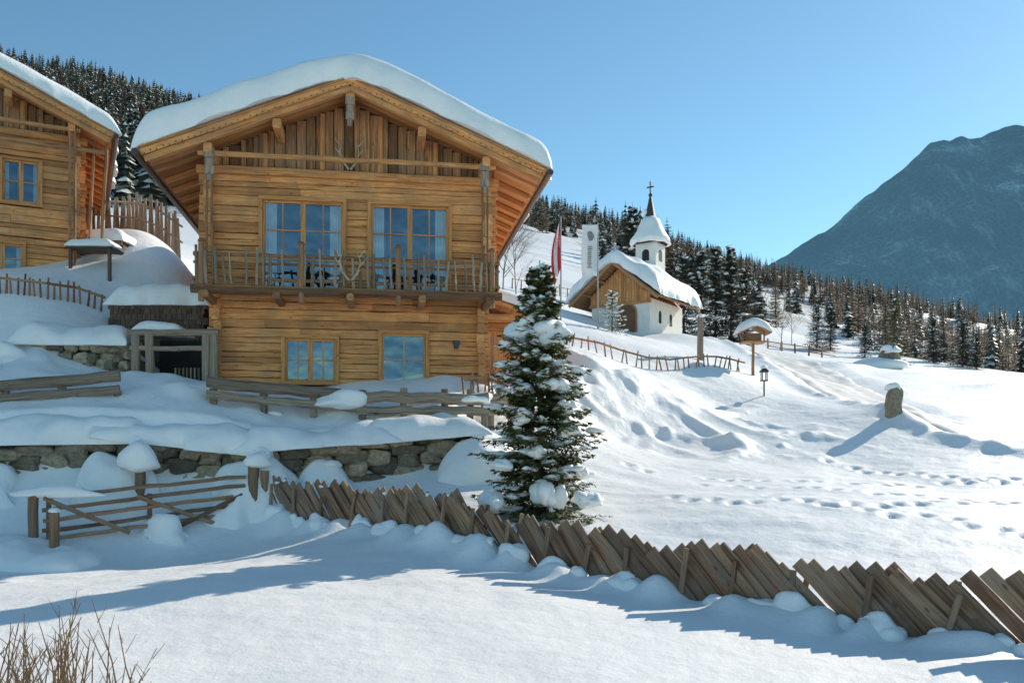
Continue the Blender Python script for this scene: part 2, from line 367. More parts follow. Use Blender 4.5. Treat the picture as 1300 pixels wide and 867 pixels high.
# ------------------------------------------------------------------ snow pads
def pad(name, parent, P, lenS, lenT, T, R, nS=50, nT=50, amp=.15, seed=1, under=.02, wob=.06, ns=1.3):
    s = .5-.5*np.cos(np.pi*np.linspace(0,1,nS)); t = .5-.5*np.cos(np.pi*np.linspace(0,1,nT))
    Sg, Tg = np.meshgrid(s, t, indexing='ij'); x, y, z = P(Sg, Tg)
    def pr(q, L): d = np.minimum(q,1-q)*L; return np.sqrt(np.clip(1-(1-np.minimum(d/R,1))**2,0,1))
    p = pr(Sg,lenS)*pr(Tg,lenT)
    edge = 1-p
    x2 = x+wob*vn(x+y,z+y,.5,seed+3)*edge; y2 = y+wob*vn(x-y,z+x,.6,seed+4)*edge
    zt = z+T*p*(1+amp*fbm(x+z*.3,y,ns,seed,3))-under*(1-p)
    top = np.stack([x2.ravel(),y2.ravel(),zt.ravel()],1); bot = np.stack([x2.ravel(),y2.ravel(),(z-under).ravel()],1)
    return grid_mesh(name, top, nS, nT, M_snow, parent, bot)
def flatpad(name, parent, x0, x1, y0, y1, z, T, R=None, **k):
    return pad(name, parent, lambda s,t: (x0+(x1-x0)*s, y0+(y1-y0)*t, z+0*s), abs(x1-x0), abs(y1-y0), T, R or T*.9, **k)
def linepad(name, parent, p0, p1, wd, T, nS=60, nT=14, **k):
    p0 = np.array(p0,float); p1 = np.array(p1,float); d = p1-p0; L = np.hypot(d[0],d[1]); nn = np.array([-d[1],d[0]])/L
    return pad(name, parent, lambda s,t: (p0[0]+d[0]*s+nn[0]*wd*(t-.5), p0[1]+d[1]*s+nn[1]*wd*(t-.5), p0[2]+d[2]*s), L, wd, T, min(wd*.5,T), nS, nT, **k)

# ------------------------------------------------------------------ chalet generator
def window(fr, gls, cur, x0, x1, z0, z1, y, sash=2, rows=2, cols=2, curt=True):
    fw = .09
    fr.box(((x0+x1)/2,y-.03,z1+fw/2),(x1-x0+2*fw,.12,fw)); fr.box(((x0+x1)/2,y-.04,z0-fw/2),(x1-x0+2*fw+.06,.14,fw))
    fr.box((x0-fw/2,y-.03,(z0+z1)/2),(fw,.118,z1-z0)); fr.box((x1+fw/2,y-.03,(z0+z1)/2),(fw,.118,z1-z0))
    w = (x1-x0)/sash
    for i in range(sash):
        a, c = x0+w*i, x0+w*(i+1)
        s = .065
        fr.box((a+s/2,y+.03,(z0+z1)/2),(s-.004,.06,z1-z0-.004),t=.9); fr.box((c-s/2,y+.03,(z0+z1)/2),(s-.004,.06,z1-z0-.004),t=.9)
        fr.box(((a+c)/2,y+.03,z1-s/2),(w-2*s,.057,s),t=.9); fr.box(((a+c)/2,y+.03,z0+s/2),(w-2*s,.057,s),t=.9)
        for r in range(1,rows): fr.box(((a+c)/2,y+.03,z0+(z1-z0)*r/rows),(w-2*s,.03,.035),t=1)
        for q in range(1,cols): fr.box((a+w*q/cols,y+.031,(z0+z1)/2),(.03,.026,z1-z0-2*s),t=1)
    gls.poly([(x0,y+.04,z0),(x1,y+.04,z0),(x1,y+.04,z1),(x0,y+.04,z1)])
    if curt:
        for a, c in ((x0,x0+(x1-x0)*.17),(x1-(x1-x0)*.17,x1)):
            k = 10
            for i in range(k):
                xa, xb = a+(c-a)*i/k, a+(c-a)*(i+1)/k
                ya, yb = (y+.12+.03*(i%2)), (y+.12+.03*((i+1)%2))
                cur.poly([(xa,ya,z0),(xb,yb,z0),(xb,yb,z1),(xa,ya,z1)])
def logwall(mb, a0, a1, z0, z1, plane, axis='x', openings=(), lh=.215, th=.2):
    z = z0
    while z < z1-.02:
        h = min(lh*random.uniform(.62,1.35), z1-z)
        if z1-z-h < .07: h = z1-z
        zc = z+h/2
        iv = [(a0, a1)]
        for (ox0,ox1,oz0,oz1) in openings:
            if oz0-.01 < z+h*.5 < oz1+.01:
                nv = []
                for a, c in iv:
                    if ox1 <= a or ox0 >= c: nv.append((a,c)); continue
                    if ox0 > a: nv.append((a,ox0))
                    if ox1 < c: nv.append((ox1,c))
                iv = nv
        off = random.uniform(-.022,.022)
        for a, c in iv:
            if c-a < .05: continue
            cuts = [a]
            if c-a > 4 : cuts.append(random.uniform(a+1.2,c-1.2))
            cuts.append(c)
            for k in range(len(cuts)-1):
                q0, q1 = cuts[k]+.004+random.uniform(-.05,.02)*(cuts[k]==a0), cuts[k+1]-.004+random.uniform(-.02,.05)*(cuts[k+1]==a1)
                sg = max(1,int((q1-q0)/.35))
                if axis=='x': mb.beam((q0,plane+off,zc),(q1,plane+off,zc),th,h-.012,ch=.014,seg=sg,jit=.008)
                else: mb.beam((plane+off,q0,zc),(plane+off,q1,zc),th,h-.012,ch=.014,seg=sg,jit=.008)
        z += h
def chalet(name, loc, rz, hw=3.6, hwl=3.42, dep=10.5, fl=2.45, ez=5.5, rzg=7.5, sl=.41, wins_u=(), wins_l=(), oh=1.35, eh=1.35, snowT=.55):
    root = E(name, loc, rz)
    lg, fr, gls, cur, bd, rf, gt = MB(), MB(), MB(), MB(), MB(), MB(), MB()
    fw = .09
    opu = [(a-fw,c+fw,z0-fw,z1+fw) for a,c,z0,z1,*_ in wins_u]; opl = [(a-fw,c+fw,z0-fw,z1+fw) for a,c,z0,z1,*_ in wins_l]
    logwall(lg, -hwl-.22, hwl+.22, 0, fl-.12, 0, 'x', opl)
    logwall(lg, -hw-.25, hw+.25, fl-.1, ez, -.06, 'x', opu)
    zr = lambda x: rzg-sl*abs(x)
    for sx in (-1, 1):
        logwall(lg, -.27, dep, .1, fl, sx*hwl, 'y', lh=.26); logwall(lg, -.34, dep, fl, zr(hw)-.05, sx*hw, 'y', lh=.26)
    logwall(lg, -hw, hw, 0, ez, dep, 'x')
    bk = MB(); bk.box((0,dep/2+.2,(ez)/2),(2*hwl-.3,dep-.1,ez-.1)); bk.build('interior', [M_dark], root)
    for w_ in wins_u: window(fr, gls, cur, *w_[:4], -.14, *w_[4:])
    for w_ in wins_l: window(fr, gls, cur, *w_[:4], -.08, *w_[4:])
    x = -hw-.1
    while x < hw+.1:
        wd = random.uniform(.14,.30); xc = x+wd/2; top = min(zr(x), zr(x+wd))-.03
        if top-ez > .12:
            yo = -.12+random.choice((0,.04,-.03))+random.uniform(-.01,.01)
            bd.beam((xc,yo,ez-.05*random.random()),(xc,yo,top),wd-.016,.035,ch=.006,up=(0,1,0),seg=3,jit=.006)
        x += wd
    bk = MB(); bk.hexa([(-hw,.0,ez-.1),(hw,.0,ez-.1),(hw,.1,ez-.1),(-hw,.1,ez-.1),(-hw*.02,.0,rzg-.1),(hw*.02,.0,rzg-.1),(hw*.02,.1,rzg-.1),(-hw*.02,.1,rzg-.1)]); bk.build('gable_backing',[M_dark],root)
    lg.beam((-hw-.3,-.22,ez),(hw+.3,-.22,ez),.16,.2,seg=10,jit=.008,t=.4)
    lg.beam((-hw-.1,-oh+.25,ez+.12),(hw+.1,-oh+.25,ez+.12),.1,.12,seg=12,jit=.012,t=.2)
    for xx in (-2.2,-.75,.75,2.2):
        lg.beam((xx,-.18,ez+.1),(xx,-.18,zr(xx)-.1),.13,.1,seg=3,jit=.005,up=(0,1,0),t=.3)
    ew = hw+eh; y0, y1 = -oh, dep+1.0
    for sx in (-1, 1):
        pts = []
        for dz in (0, .07):
            pts += [(0,y0,rzg+dz),(sx*ew,y0,rzg-sl*ew+dz),(sx*ew,y1,rzg-sl*ew+dz),(0,y1,rzg+dz)]
        rf.hexa(pts, t=.6)
        k = int((y1-y0)/.24)
        for i in range(k):
            ya = y0+(y1-y0)*i/k; yb = ya+(y1-y0)/k-.012
            rf.hexa([(0,ya,rzg-.035),(sx*ew,ya,rzg-.035-sl*ew),(sx*ew,yb,rzg-.035-sl*ew),(0,yb,rzg-.035),(0,ya,rzg-.004),(sx*ew,ya,rzg-.004-sl*ew),(sx*ew,yb,rzg-.004-sl*ew),(0,yb,rzg-.004)])
        for i in range(int((y1-y0)/.85)+1):
            yy = y0+.25+i*.85
            if -.3 < yy < .3: continue
            rf.beam((sx*.05,yy,rzg-.11-.02),(sx*(ew-.1),yy,rzg-.13-sl*(ew-.1)),.12,.15,ch=.02,t=.5)
        rf.beam((0,y0-.03,rzg+.0),(sx*(ew+.02),y0-.03,rzg-sl*ew),.05,.15,ch=.01,seg=16,jit=.006,t=.7,m=1)
        rf.beam((0,y0+.04,rzg-.14),(sx*(ew-.05),y0+.04,rzg-.14-sl*ew),.05,.16,ch=.01,seg=16,jit=.006,t=.3,m=1)
        rf.beam((0,y0-.07,rzg+.09),(sx*(ew+.06),y0-.07,rzg+.09-sl*ew),.05,.05,ch=.01,t=.05,m=1)
        for px in ((hw-.15),(hw*.5)):
            rf.beam((sx*px,y0+.12,zr(px)-.36),(sx*px,.2,zr(px)-.36),.2,.24,ch=.03,m=1,t=.5)
        gt.tube([(sx*(ew+.09),y0-.3,rzg-sl*ew-.08),(sx*(ew+.09),y1,rzg-sl*ew-.08)],[.085,.085],8)
        for i in range(34):
            f = (i+.5)/34; gt.blob((sx*ew*f,y0-.07,rzg-.04-sl*ew*f-.03*(i%2)),(.016,.016,.022),5,4,0,flat=1)
    rf.beam((0,y0+.08,rzg-.36),(0,.2,rzg-.36),.22,.28,ch=.03,m=1,t=.5)
    pad('roof_snow', root, lambda s,t:(-(ew+.2)+2*(ew+.2)*s, (y0-.18)+(y1-y0+.25)*t, rzg+.1+.26-sl*np.sqrt(((ew+.2)*(2*s-1))**2+.5)-.17*np.abs(2*s-1)), 2*ew, y1-y0, snowT, .36, 120, 90, amp=.22, seed=int(abs(loc[0])*3), wob=.14, ns=1.9, under=.05)
    lg.build('log_walls',[M_log],root); fr.build('window_frames',[M_frame],root); gls.build('window_panes',[M_glass],root)
    if cur.f: cur.build('curtains',[M_curt],root)
    bd.build('gable_boards',[M_board],root); rf.build('roof_timber',[M_soffit,M_log],root); gt.build('gutters_and_lights',[M_gut],root)
    return root, zr

house, zr = chalet('log_chalet', (*HC, HZ), HA, snowT=.74,
    wins_u=[(-2.28,-.22,2.5,4.8,2,3,2),(.5,2.55,2.5,4.8,2,3,2)], wins_l=[(-1.72,-.42,.1,1.22,2,2,2,False),(.78,1.95,.02,1.4,1,2,2,False)])
bal, sticks, ant = MB(), MB(), MB()
by = -1.15
for i in range(6): bal.beam((-3.75,-.25-i*.19,2.33),(3.75,-.25-i*.19,2.33),.18,.05,ch=.005,seg=6,jit=.004)
bal.beam((-3.85,by-.05,2.25),(3.85,by-.05,2.25),.16,.2,seg=12,jit=.014,ch=.05)
for x in (-3.5,-1.8,0,1.8,3.5): bal.beam((x,by-.2,2.12),(x,.1,2.12),.18,.18,ch=.04)
for z, hh in ((3.12,.09),(2.52,.08),(2.92,.06)): bal.beam((-3.8,by,z),(3.8,by,z),.06,hh,seg=18,jit=.016,ch=.02,t=.3)
x = -3.7
while x < 3.75:
    h = random.uniform(.74,.98)
    sticks.beam((x+random.uniform(-.02,.02),by-.06,2.36),(x+random.uniform(-.06,.06),by-.06,2.36+h),random.uniform(.04,.085),.04,ch=.012,seg=3,jit=.012,up=(0,1,0))
    x += random.choice((.16,.2,.26,.34))
for x in (-3.6,-1.2,1.2,3.6):
    bal.beam((x,by-.05,1.95),(x,by-.05,3.4),.13,.13,ch=.03,seg=3,jit=.006,t=.4); bal.blob((x,by-.05,3.42),(.09,.09,.08),8,6,.05,t=.2)
for sx in (-1,1):
    bal.beam((sx*3.78,by,3.12),(sx*3.78,0,3.12),.06,.09); bal.beam((sx*3.78,by,2.5),(sx*3.78,0,2.5),.06,.08)
    for k in range(4): sticks.beam((sx*3.78,by+.2+k*.25,2.36),(sx*3.78,by+.2+k*.25,3.25),.05,.05,ch=.01)
    for q in (-.08,.08): bal.beam((sx*3.42+q,by,2.4),(sx*3.42+q*.6,by,zr(3.42)-.45),.055,.055,ch=.012,seg=6,jit=.008,t=.25)
    for z, wdt in ((zr(3.42)-.5,.26),(zr(3.42)-.72,.2),(zr(3.42)-.92,.24),(zr(3.42)-1.08,.14)): sticks.beam((sx*3.42,by,z+.1),(sx*3.42,by,z-.1),wdt,.09,ch=.06,up=(0,1,0),t=1)
for z, wdt in ((6.95,.22),(6.75,.16),(6.58,.2),(6.42,.12)): sticks.beam((0,-1.5,z+.1),(0,-1.5,z-.09),wdt,.07,ch=.06,up=(0,1,0),t=1)
for (cx_, cz_, sc, yy) in ((0,2.75,.62,by-.12),(-.05,5.85,.6,-.3)):
    for sx in (-1,1):
        pts = [(cx_+sx*.04*sc,yy,cz_-.35*sc),(cx_+sx*.3*sc,yy-.03,cz_),(cx_+sx*.42*sc,yy-.06,cz_+.4*sc),(cx_+sx*.3*sc,yy-.08,cz_+.8*sc)]
        ant.tube(pts,[.035*sc+.01,.035*sc+.005,.025,.008],6)
        for k, q in ((0,.25),(1,.3),(2,.28)):
            p = Vector(pts[k+0]); p2 = Vector(pts[k+1]); mm = (p+p2)/2
            ant.tube([mm,(mm.x+sx*.22*sc,yy-.05,mm.z+q*sc),(mm.x+sx*.25*sc,yy-.05,mm.z+q*sc*1.5)],[.02,.014,.005],5)
bal.build('balcony',[M_board],house); sticks.build('balusters',[M_grey],house); ant.build('antlers',[M_antler],house,True)
lp = MB(); lp.beam((2.75,-.12,1.2),(2.75,-.3,1.2),.03,.03); lp.tube([(2.75,-.3,1.22),(2.75,-.3,1.0)],[.1,.06],8); lp.build('wall_lamp',[M_metal],house)
an = MB(); logwall(an, 3.45, 4.75, 0, 2.1, 1.4, 'x', [(3.75,4.5,-.1,1.75)]); logwall(an, 1.4, 5, 0, 2.0, 4.7, 'y')
an.hexa([(3.3,.6,2.6),(5.3,.6,1.98),(5.3,5.5,1.98),(3.3,5.5,2.6),(3.3,.6,2.7),(5.3,.6,2.08),(5.3,5.5,2.08),(3.3,5.5,2.7)],t=.6)
an.beam((4.8,.75,0),(4.8,.75,2.1),.15,.15,ch=.03); an.beam((3.5,.75,2.05),(5.0,.75,2.05),.14,.16,ch=.03)
for i in range(6): an.box((3.82+i*.12,1.42,.85),(.11,.05,1.75))
an.build('side_porch',[M_log],house)
pad('side_porch_snow', house, lambda s,t:(3.45+1.95*s, .5+5*t, 2.76-.31*(.15+1.95*s)), 1.95,5,.3,.25,20,30)

cab, zr2 = chalet('upper_cabin', (-17.25,26.1,5.8), .47, hw=3.7, hwl=3.6, dep=8, fl=1.15, ez=4.25, rzg=6.3, sl=.43, oh=1.1, eh=1.0,
    wins_u=[(1.65,2.65,2.1,3.4,2,2,1)], wins_l=[(1.1,2.2,-.1,.8,2,2,1)], snowT=.5)
sd = MB()
for i in range(7):
    yy = -.6+i*.4
    sd.beam((3.95+.45,yy,.9),(3.95+.62,yy,4.3),.07,.07,ch=.02,seg=4,jit=.016)
    sd.beam((3.95+.1,yy+.2,.9),(3.95+.25,yy+.2,4.3),.06,.06,ch=.02,seg=4,jit=.016)
sd.beam((4.5,-.7,2.3),(4.5,3,2.3),.08,.1); sd.beam((4.25,-.7,1.0),(4.25,3,1.0),.7,.12)
sd.beam((-3.7,-.7,3.85),(4.5,-.7,3.85),.1,.12,seg=8,jit=.01)
for k in range(2): sd.beam((3.5+k*.14,-.9,.1),(3.5+k*.14,-.9,4.5),.08,.08,seg=4,jit=.01)
sd.build('side_gallery',[M_board],cab)

# ------------------------------------------------------------------ chapel
CH = E('mountain_chapel', (7.5,60,8.55), -.6)
wl, wd, rf, sp = MB(), MB(), MB(), MB()
W2, LD, EH = 2.25, 5.4, 2.25; CR = 4.75; cs = .8; TY = 4.5; TX=.15
wl.box((0,LD/2,EH/2-.5),(2*W2,LD,EH+1))
x = -W2-.05
while x < W2:
    q = .2; top = CR-cs*max(abs(x),abs(x+q))-.1
    if top > 2.0: wd.beam((x+q/2,-.06,2.0),(x+q/2,-.06,top),q-.015,.05,ch=.005,up=(0,1,0))
    x += q
wd.beam((-W2-.1,-.1,2.0),(W2+.1,-.1,2.0),.14,.18)
wd.hexa([(-W2,0,2.2),(W2,0,2.2),(W2,LD,2.2),(-W2,LD,2.2),(-.02,0,CR-.2),(.02,0,CR-.2),(.02,LD,CR-.2),(-.02,LD,CR-.2)],t=.3)
dr = MB(); k = 12
arc = [(-.65,0)]+[(.65*-math.cos(math.pi*i/k),1.3+.65*math.sin(math.pi*i/k)) for i in range(k+1)]+[(.65,0)]
dr.poly([(a+.55,-.03,z) for a,z in arc],t=.1)
for i in range(k): 
    a0,z0 = arc[i+1]; a1,z1 = arc[i+2]; dr.beam((a0*1.08+.55,-.05,z0),(a1*1.08+.55,-.05,z1),.1,.12,t=.8)
dr.beam((-.15,-.05,0),(-.15,-.05,1.3),.12,.1,t=.8); dr.beam((1.25,-.05,0),(1.25,-.05,1.3),.12,.1,t=.8); dr.build('arched_door',[M_board],CH)
wn = MB()
for yy in (1.6,3.4):
    arcw = [(-.22,.7)]+[(-.22*math.cos(math.pi*i/8),1.35+.22*math.sin(math.pi*i/8)) for i in range(9)]+[(.22,.7)]
    wn.poly([(W2+.012,yy+a,z) for a,z in arcw])
wn.build('side_windows',[M_dark],CH)
OW = W2+1.15
for sx in (-1,1):
    p = []
    for dz in (0,.14): p += [(0,-1.2,CR+dz),(sx*OW,-1.2,CR-cs*OW+dz),(sx*OW,LD+.6,CR-cs*OW+dz),(0,LD+.6,CR+dz)]
    rf.hexa(p,t=.5); rf.beam((0,-1.23,CR-.05),(sx*OW,-1.23,CR-.05-cs*OW),.06,.22,t=.8)
    for xx in (1.2,W2+.05): rf.beam((sx*xx,-1.1,CR-cs*xx-.2),(sx*xx,LD,CR-cs*xx-.2),.16,.16)
rf.build('roof_timber',[M_board],CH)
pad('roof_snow', CH, lambda s,t:(-(OW+.2)+2*(OW+.2)*s,-1.45+(LD+2.1)*t,CR+.38-cs*np.sqrt(((OW+.2)*(2*s-1))**2+.35)),2*OW,LD+2,.92,.5,60,50,amp=.3,seed=5,wob=.18)
wl.box((TX,TY,5.1),(1.6,1.6,3.8)); wl.build('plaster_walls',[M_white],CH); wd.build('gable_boards',[M_log],CH)
lv = MB()
for rzz in range(4):
    R = Matrix.Rotation(rzz*math.pi/2,3,'Z'); 
    pts = [(-.28,5.7)]+[(-.28*math.cos(math.pi*i/8),6.25+.28*math.sin(math.pi*i/8)) for i in range(9)]+[(.28,5.7)]
    lv.poly([Vector((TX,TY,0))+R@Vector((a,-.812,z)) for a,z in pts])
lv.build('belfry_openings',[M_dark],CH)
def rings(mb, prof, c=(TX,TY), n_=8, m=0, wob=0):
    b = len(mb.v)
    for r,z in prof:
        for i in range(n_):
            a = 2*math.pi*(i+.5)/n_; q = 1+random.uniform(-wob,wob); mb.v.append((c[0]+r*q*math.cos(a),c[1]+r*q*math.sin(a),z+random.uniform(-wob,wob)*.5))
    for k in range(len(prof)-1):
        for i in range(n_):
            j=(i+1)%n_; mb.face([b+k*n_+i,b+k*n_+j,b+(k+1)*n_+j,b+(k+1)*n_+i],[(0,0)]*4,random.random(),m)
rings(sp,[(1.3,6.95),(1.32,7.05),(.85,7.7),(.55,8.4),(.34,9.3),(.07,10.6),(.0,10.65)]); sp.build('spire',[M_slate],CH)
sn = MB(); rings(sn,[(1.2,7.0),(1.46,7.05),(1.42,7.35),(1.1,7.9),(.86,8.4),(.66,8.8),(.48,9.0),(.38,8.95)],n_=16,wob=.06); sn.blob((TX-.3,TY-.25,9.3),(.18,.15,.35)); sn.build('spire_snow',[M_snow],CH,True)
cr = MB(); cr.box((TX,TY,11.1),(.09,.09,1.1)); cr.box((TX,TY,11.25),(.56,.08,.09)); cr.blob((TX,TY,10.65),(.15,.15,.15),8,6,0,flat=1); cr.build('cross',[M_metal],CH)

# ------------------------------------------------------------------ stone walls
def stonewall(name, p0, p1, z0f, h, courses=3, wmin=.3, wmax=.8):
    mb = MB(); root = E(name); p0 = Vector(p0); p1 = Vector(p1); D = (p1-p0); L = D.length; D.normalize(); ang = math.atan2(D.y, D.x)
    for c in range(courses):
        t = -random.random()*.3; ch_ = h/courses
        while t < L:
            w_ = random.uniform(wmin,wmax); x = p0.x+D.x*(t+w_/2); y = p0.y+D.y*(t+w_/2)
            z = z0f(x,y)+ch_*(c+.5)+random.uniform(-.06,.06); o = random.uniform(-.05,.06)
            mb.blob((x-D.y*o,y+D.x*o,z),(w_*.54,.24,ch_*random.uniform(.46,.7)),14,10,.26,pw=.55,rz=ang+random.uniform(-.2,.2),flat=1)
            t += w_
    mb.build('stones',[M_stone],root); bk = MB()
    q = 12
    for i in range(q):
        a = p0+D*(L*i/q); b_ = p0+D*(L*(i+1)/q); mm = (a+b_)/2
        bk.box((mm.x-D.y*.08,mm.y+D.x*.08,z0f(mm.x,mm.y)+h*.42),(L/q+.01,.2,h*.95),rz=ang)
    bk.build('mortar',[M_dark],root); return root
wbz = lambda x,y: G(*toworld(toloc(x,y)[0],-3.35))-.12
a_, b_ = toworld(-15,-3.02), toworld(2.6,-3.02)
sw = stonewall('stone_wall', (*a_,0), (*b_,0), wbz, 1.12, 4, .28, .8)
for (x0,x1,T,wd_,ly,dz) in ((-15,-8.2,.60,1.6,-2.68,.98),(-8.7,-4.3,.58,1.6,-2.7,.95),(-5.6,-1.5,.56,1.7,-2.75,.92),(-2.4,1.1,.5,1.6,-2.72,.96),(.3,3.2,.5,1.6,-2.7,1.0)):
    pa, pb = toworld(x0,ly), toworld(x1,ly)
    linepad('wall_snow', sw, (*pa,wbz(*pa)+dz), (*pb,wbz(*pb)+dz), wd_, T, amp=.5, seed=int(x0*7)&31, wob=.2, ns=1.4, nS=110, nT=30)
def drift(parent, lx0, lx1, ly0, ly1, hgt, seed):
    def P(s,t):
        lx = lx0+(lx1-lx0)*s; ly = ly0+(ly1-ly0)*t; x,y = toworld(lx,ly); zb = Hh(*toworld(lx, np.minimum(ly,-3.4)))
        return x, y, zb-.08
    pad('drift_snow', parent, P, abs(lx1-lx0), abs(ly1-ly0), hgt, max(.6,hgt), 50, 34, amp=.5, seed=seed, wob=.2, ns=1.2)
for d_ in ((-5.6,-4.0,-4.2,-2.5,.8,3),(-2.9,-1.0,-4.3,-2.5,1.05,7),(-1.1,.1,-4.0,-2.5,.7,9),(2.2,4.0,-4.2,-1.8,1.0,12),(-8.6,-6.9,-4.0,-2.6,.4,15),(-12.5,-10.2,-4.2,-2.6,.45,19)):
    drift(sw, *d_)
w2 = stonewall('terrace_stone_wall', (*sv(40,0,22.2)[:2],0), (*sv(168,0,22.4)[:2],0), lambda x,y:1.95, 1.0, 4, .25,.55)
linepad('wall_snow', w2, (*sv(25,0,22.4)[:2],2.85),(*sv(175,0,22.6)[:2],2.85),1.3,.55,amp=.6,wob=.2,nT=24)

rl = E('terrace_log_railing'); mb = MB()
segs = [(-13,-2.35,-8.9,-2.3),(-9.0,-2.35,-5.2,-2.2),(-3.3,-2.1,.4,-2.05),(.2,-2.15,3.4,-2.0),(2.9,-1.9,4.6,-1.6)]
for a0,b0,a1,b1 in segs:
    pa, pb = toworld(a0,b0), toworld(a1,b1); za, zb = G(*pa)+.5, G(*pb)+.5
    za = max(za,1.45); zb = max(zb,1.45)
    mb.beam((*pa,za),(*pb,zb),.16,.26,ch=.07,seg=10,jit=.03)
    mb.beam((pa[0],pa[1]-.02,za-.32),(pb[0],pb[1]-.02,zb-.3),.12,.2,ch=.05,seg=10,jit=.025)
    k = 3
    for i in range(k+1):
        f = .03+.94*i/k; x = pa[0]+(pb[0]-pa[0])*f; y = pa[1]+(pb[1]-pa[1])*f+.12
        mb.beam((x,y,G(x,y)-.2),(x,y,1.58+random.uniform(-.05,.12)),.17,.15,ch=.04,up=(0,1,0))
mb.build('rails',[M_grey],rl)
sm = MB()
for u,v,d,r in ((430,508,21.0,.66),(600,505,21.6,.45),(205,497,20.6,.25),(228,500,20.6,.2),(160,497,20.6,.33),(340,524,21.0,.4),(520,533,21.2,.5),(640,505,23,.35),(60,505,20.3,.4)):
    x,y,z = sv(u,v,d); sm.blob((x,y,z-.1),(r,r*.7,r*random.uniform(.35,.6)),22,14,.3)
sm.build('railing_snow',[M_snow],rl,True)
mo = MB()
for u,v,d,r in ((10,450,21.6,.55),(60,484,20.8,.42),(95,490,20.9,.3),(125,480,21.2,.3),(25,478,20.9,.36),(45,430,22.3,.33),(-20,480,20.8,.6)):
    x,y,z = sv(u,v,d); mo.blob((x,y,z-.15),(r,r*.85,r*random.uniform(.6,.85)),22,14,.3)
mo.build('snow_mound',[M_snow],None,True)

# ------------------------------------------------------------------ shingled sheds, porch, upper fences
sh = E('shingled_shed'); mb = MB()
def shingle_box(mb, x0,x1,y0,y1,z0,z1):
    mb.box(((x0+x1)/2,(y0+y1)/2,(z0+z1)/2),(x1-x0-.04,y1-y0-.04,z1-z0-.02),t=.1)
    z = z0
    while z < z1-.05:
        x = x0-random.random()*.1
        while x < x1:
            w_ = random.uniform(.09,.2)
            mb.box((min(x,x1-.05)+w_/2,y0-.03,z+.09),(w_-.012,.03+random.random()*.015,.2),M=Matrix.Rotation(-.09,3,'X')); x += w_
        z += .15
shingle_box(mb, -11.4,-8.75,24.6,27.2,2.4,4.3); mb.build('shingle_walls',[M_shing],sh)
flatpad('shed_snow',sh,-11.55,-8.6,24.4,27.4,4.3,.66,.5,amp=.4,wob=.12)
sh2 = E('shingled_shed'); mb = MB(); shingle_box(mb,-14.6,-12.6,28,30,5.6,7.0)
mb.box((-13.0,27.0,6.45),(1.4,.9,.06)); 
for xx in (-13.6,-12.4): mb.beam((xx,26.7,5.2),(xx,26.7,6.45),.1,.1)
mb.build('shingle_walls',[M_shing],sh2)
flatpad('shed_snow',sh2,-14.7,-12.5,27.9,30.1,7.0,.42,.4,amp=.3); flatpad('bench_snow',sh2,-13.7,-12.3,26.5,27.5,6.48,.22,.2)
po = E('cellar_porch'); mb = MB()
for u in (172,190,262,272):
    x,y,_ = sv(u,0,22.0); mb.beam((x,y,1.7),(x,y,3.12),.2,.17,ch=.04,seg=4,jit=.012,t=.6)
x0 = sv(165,0,22)[0]; x1 = sv(278,0,22)[0]
mb.beam((x0,22,3.15),(x1,22,3.15),.2,.16,ch=.04,seg=6,jit=.01); mb.beam((x0,22,2.75),(x1,22,2.75),.1,.12,seg=6,jit=.01)
mb.beam((x0,22,3.15),(x0-.2,24.4,3.4),.16,.16)
for i in range(12): mb.beam((sv(215,0,22)[0]+i*.1,22.4,1.75),(sv(215,0,22)[0]+i*.1,22.4,2.3),.05,.04)
mb.build('posts_and_beams',[M_grey],po)
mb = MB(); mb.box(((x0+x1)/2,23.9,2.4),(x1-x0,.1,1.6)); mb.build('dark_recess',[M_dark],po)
linepad('porch_snow',po,(x0,22.5,3.25),(x0+1.3,22.5,3.15),.9,.32,amp=.4)
def pickets(name, pts, h, sp_, mat, th=.06, zoff=0, rails=1, lean=.08, broad=False):
    root = E(name); mb = MB()
    for (x0,y0),(x1,y1) in zip(pts[:-1],pts[1:]):
        L = math.hypot(x1-x0,y1-y0); k = max(1,int(L/sp_))
        for i in range(k):
            f = i/k; x = x0+(x1-x0)*f; y = y0+(y1-y0)*f; z = G(x,y)+zoff; hh = h*random.uniform(.8,1.15)
            mb.beam((x,y,z-.3),(x+random.uniform(-lean,lean),y,z+hh),th*random.uniform(.8,1.2)*(2.6 if broad else 1),th,ch=.015,up=(0,1,0),w1=th*.7*(2.2 if broad else 1))
        for r in range(rails):
            q = max(2,int(L/1.0))
            for i in range(q):
                f0,f1 = i/q,(i+1)/q; xa,ya,xb,yb = x0+(x1-x0)*f0,y0+(y1-y0)*f0,x0+(x1-x0)*f1,y0+(y1-y0)*f1
                zz = h*(.78-.4*r)+zoff; mb.beam((xa,ya-.05,G(xa,ya)+zz),(xb,yb-.05,G(xb,yb)+zz),.05,.07,ch=.01)
    mb.build('pickets',[mat],root); return root
pickets('picket_fence', [sv(-60,0,24.3)[:2], sv(60,0,24.3)[:2], sv(135,0,25.2)[:2]], .55, .16, M_board)
pickets('weathered_board_fence', [sv(60,0,36)[:2], sv(150,0,35)[:2], sv(232,0,33)[:2]], 1.5, .19, M_grey, zoff=.2, rails=2, broad=True)
pickets('path_picket_fence', [sv(690,0,33)[:2], sv(760,0,32)[:2], sv(850,0,34)[:2], sv(945,0,38)[:2]], .5, .34, M_board, zoff=.05, rails=1, lean=.2)
pickets('hedge_picket_fence', [sv(590,0,22.6)[:2], sv(645,0,23.2)[:2]], .5, .13, M_board, rails=1)
pickets('meadow_fence', [sv(650,0,75)[:2], sv(720,0,85)[:2], sv(790,0,100)[:2]], 1.1, 1.6, M_board, th=.12)
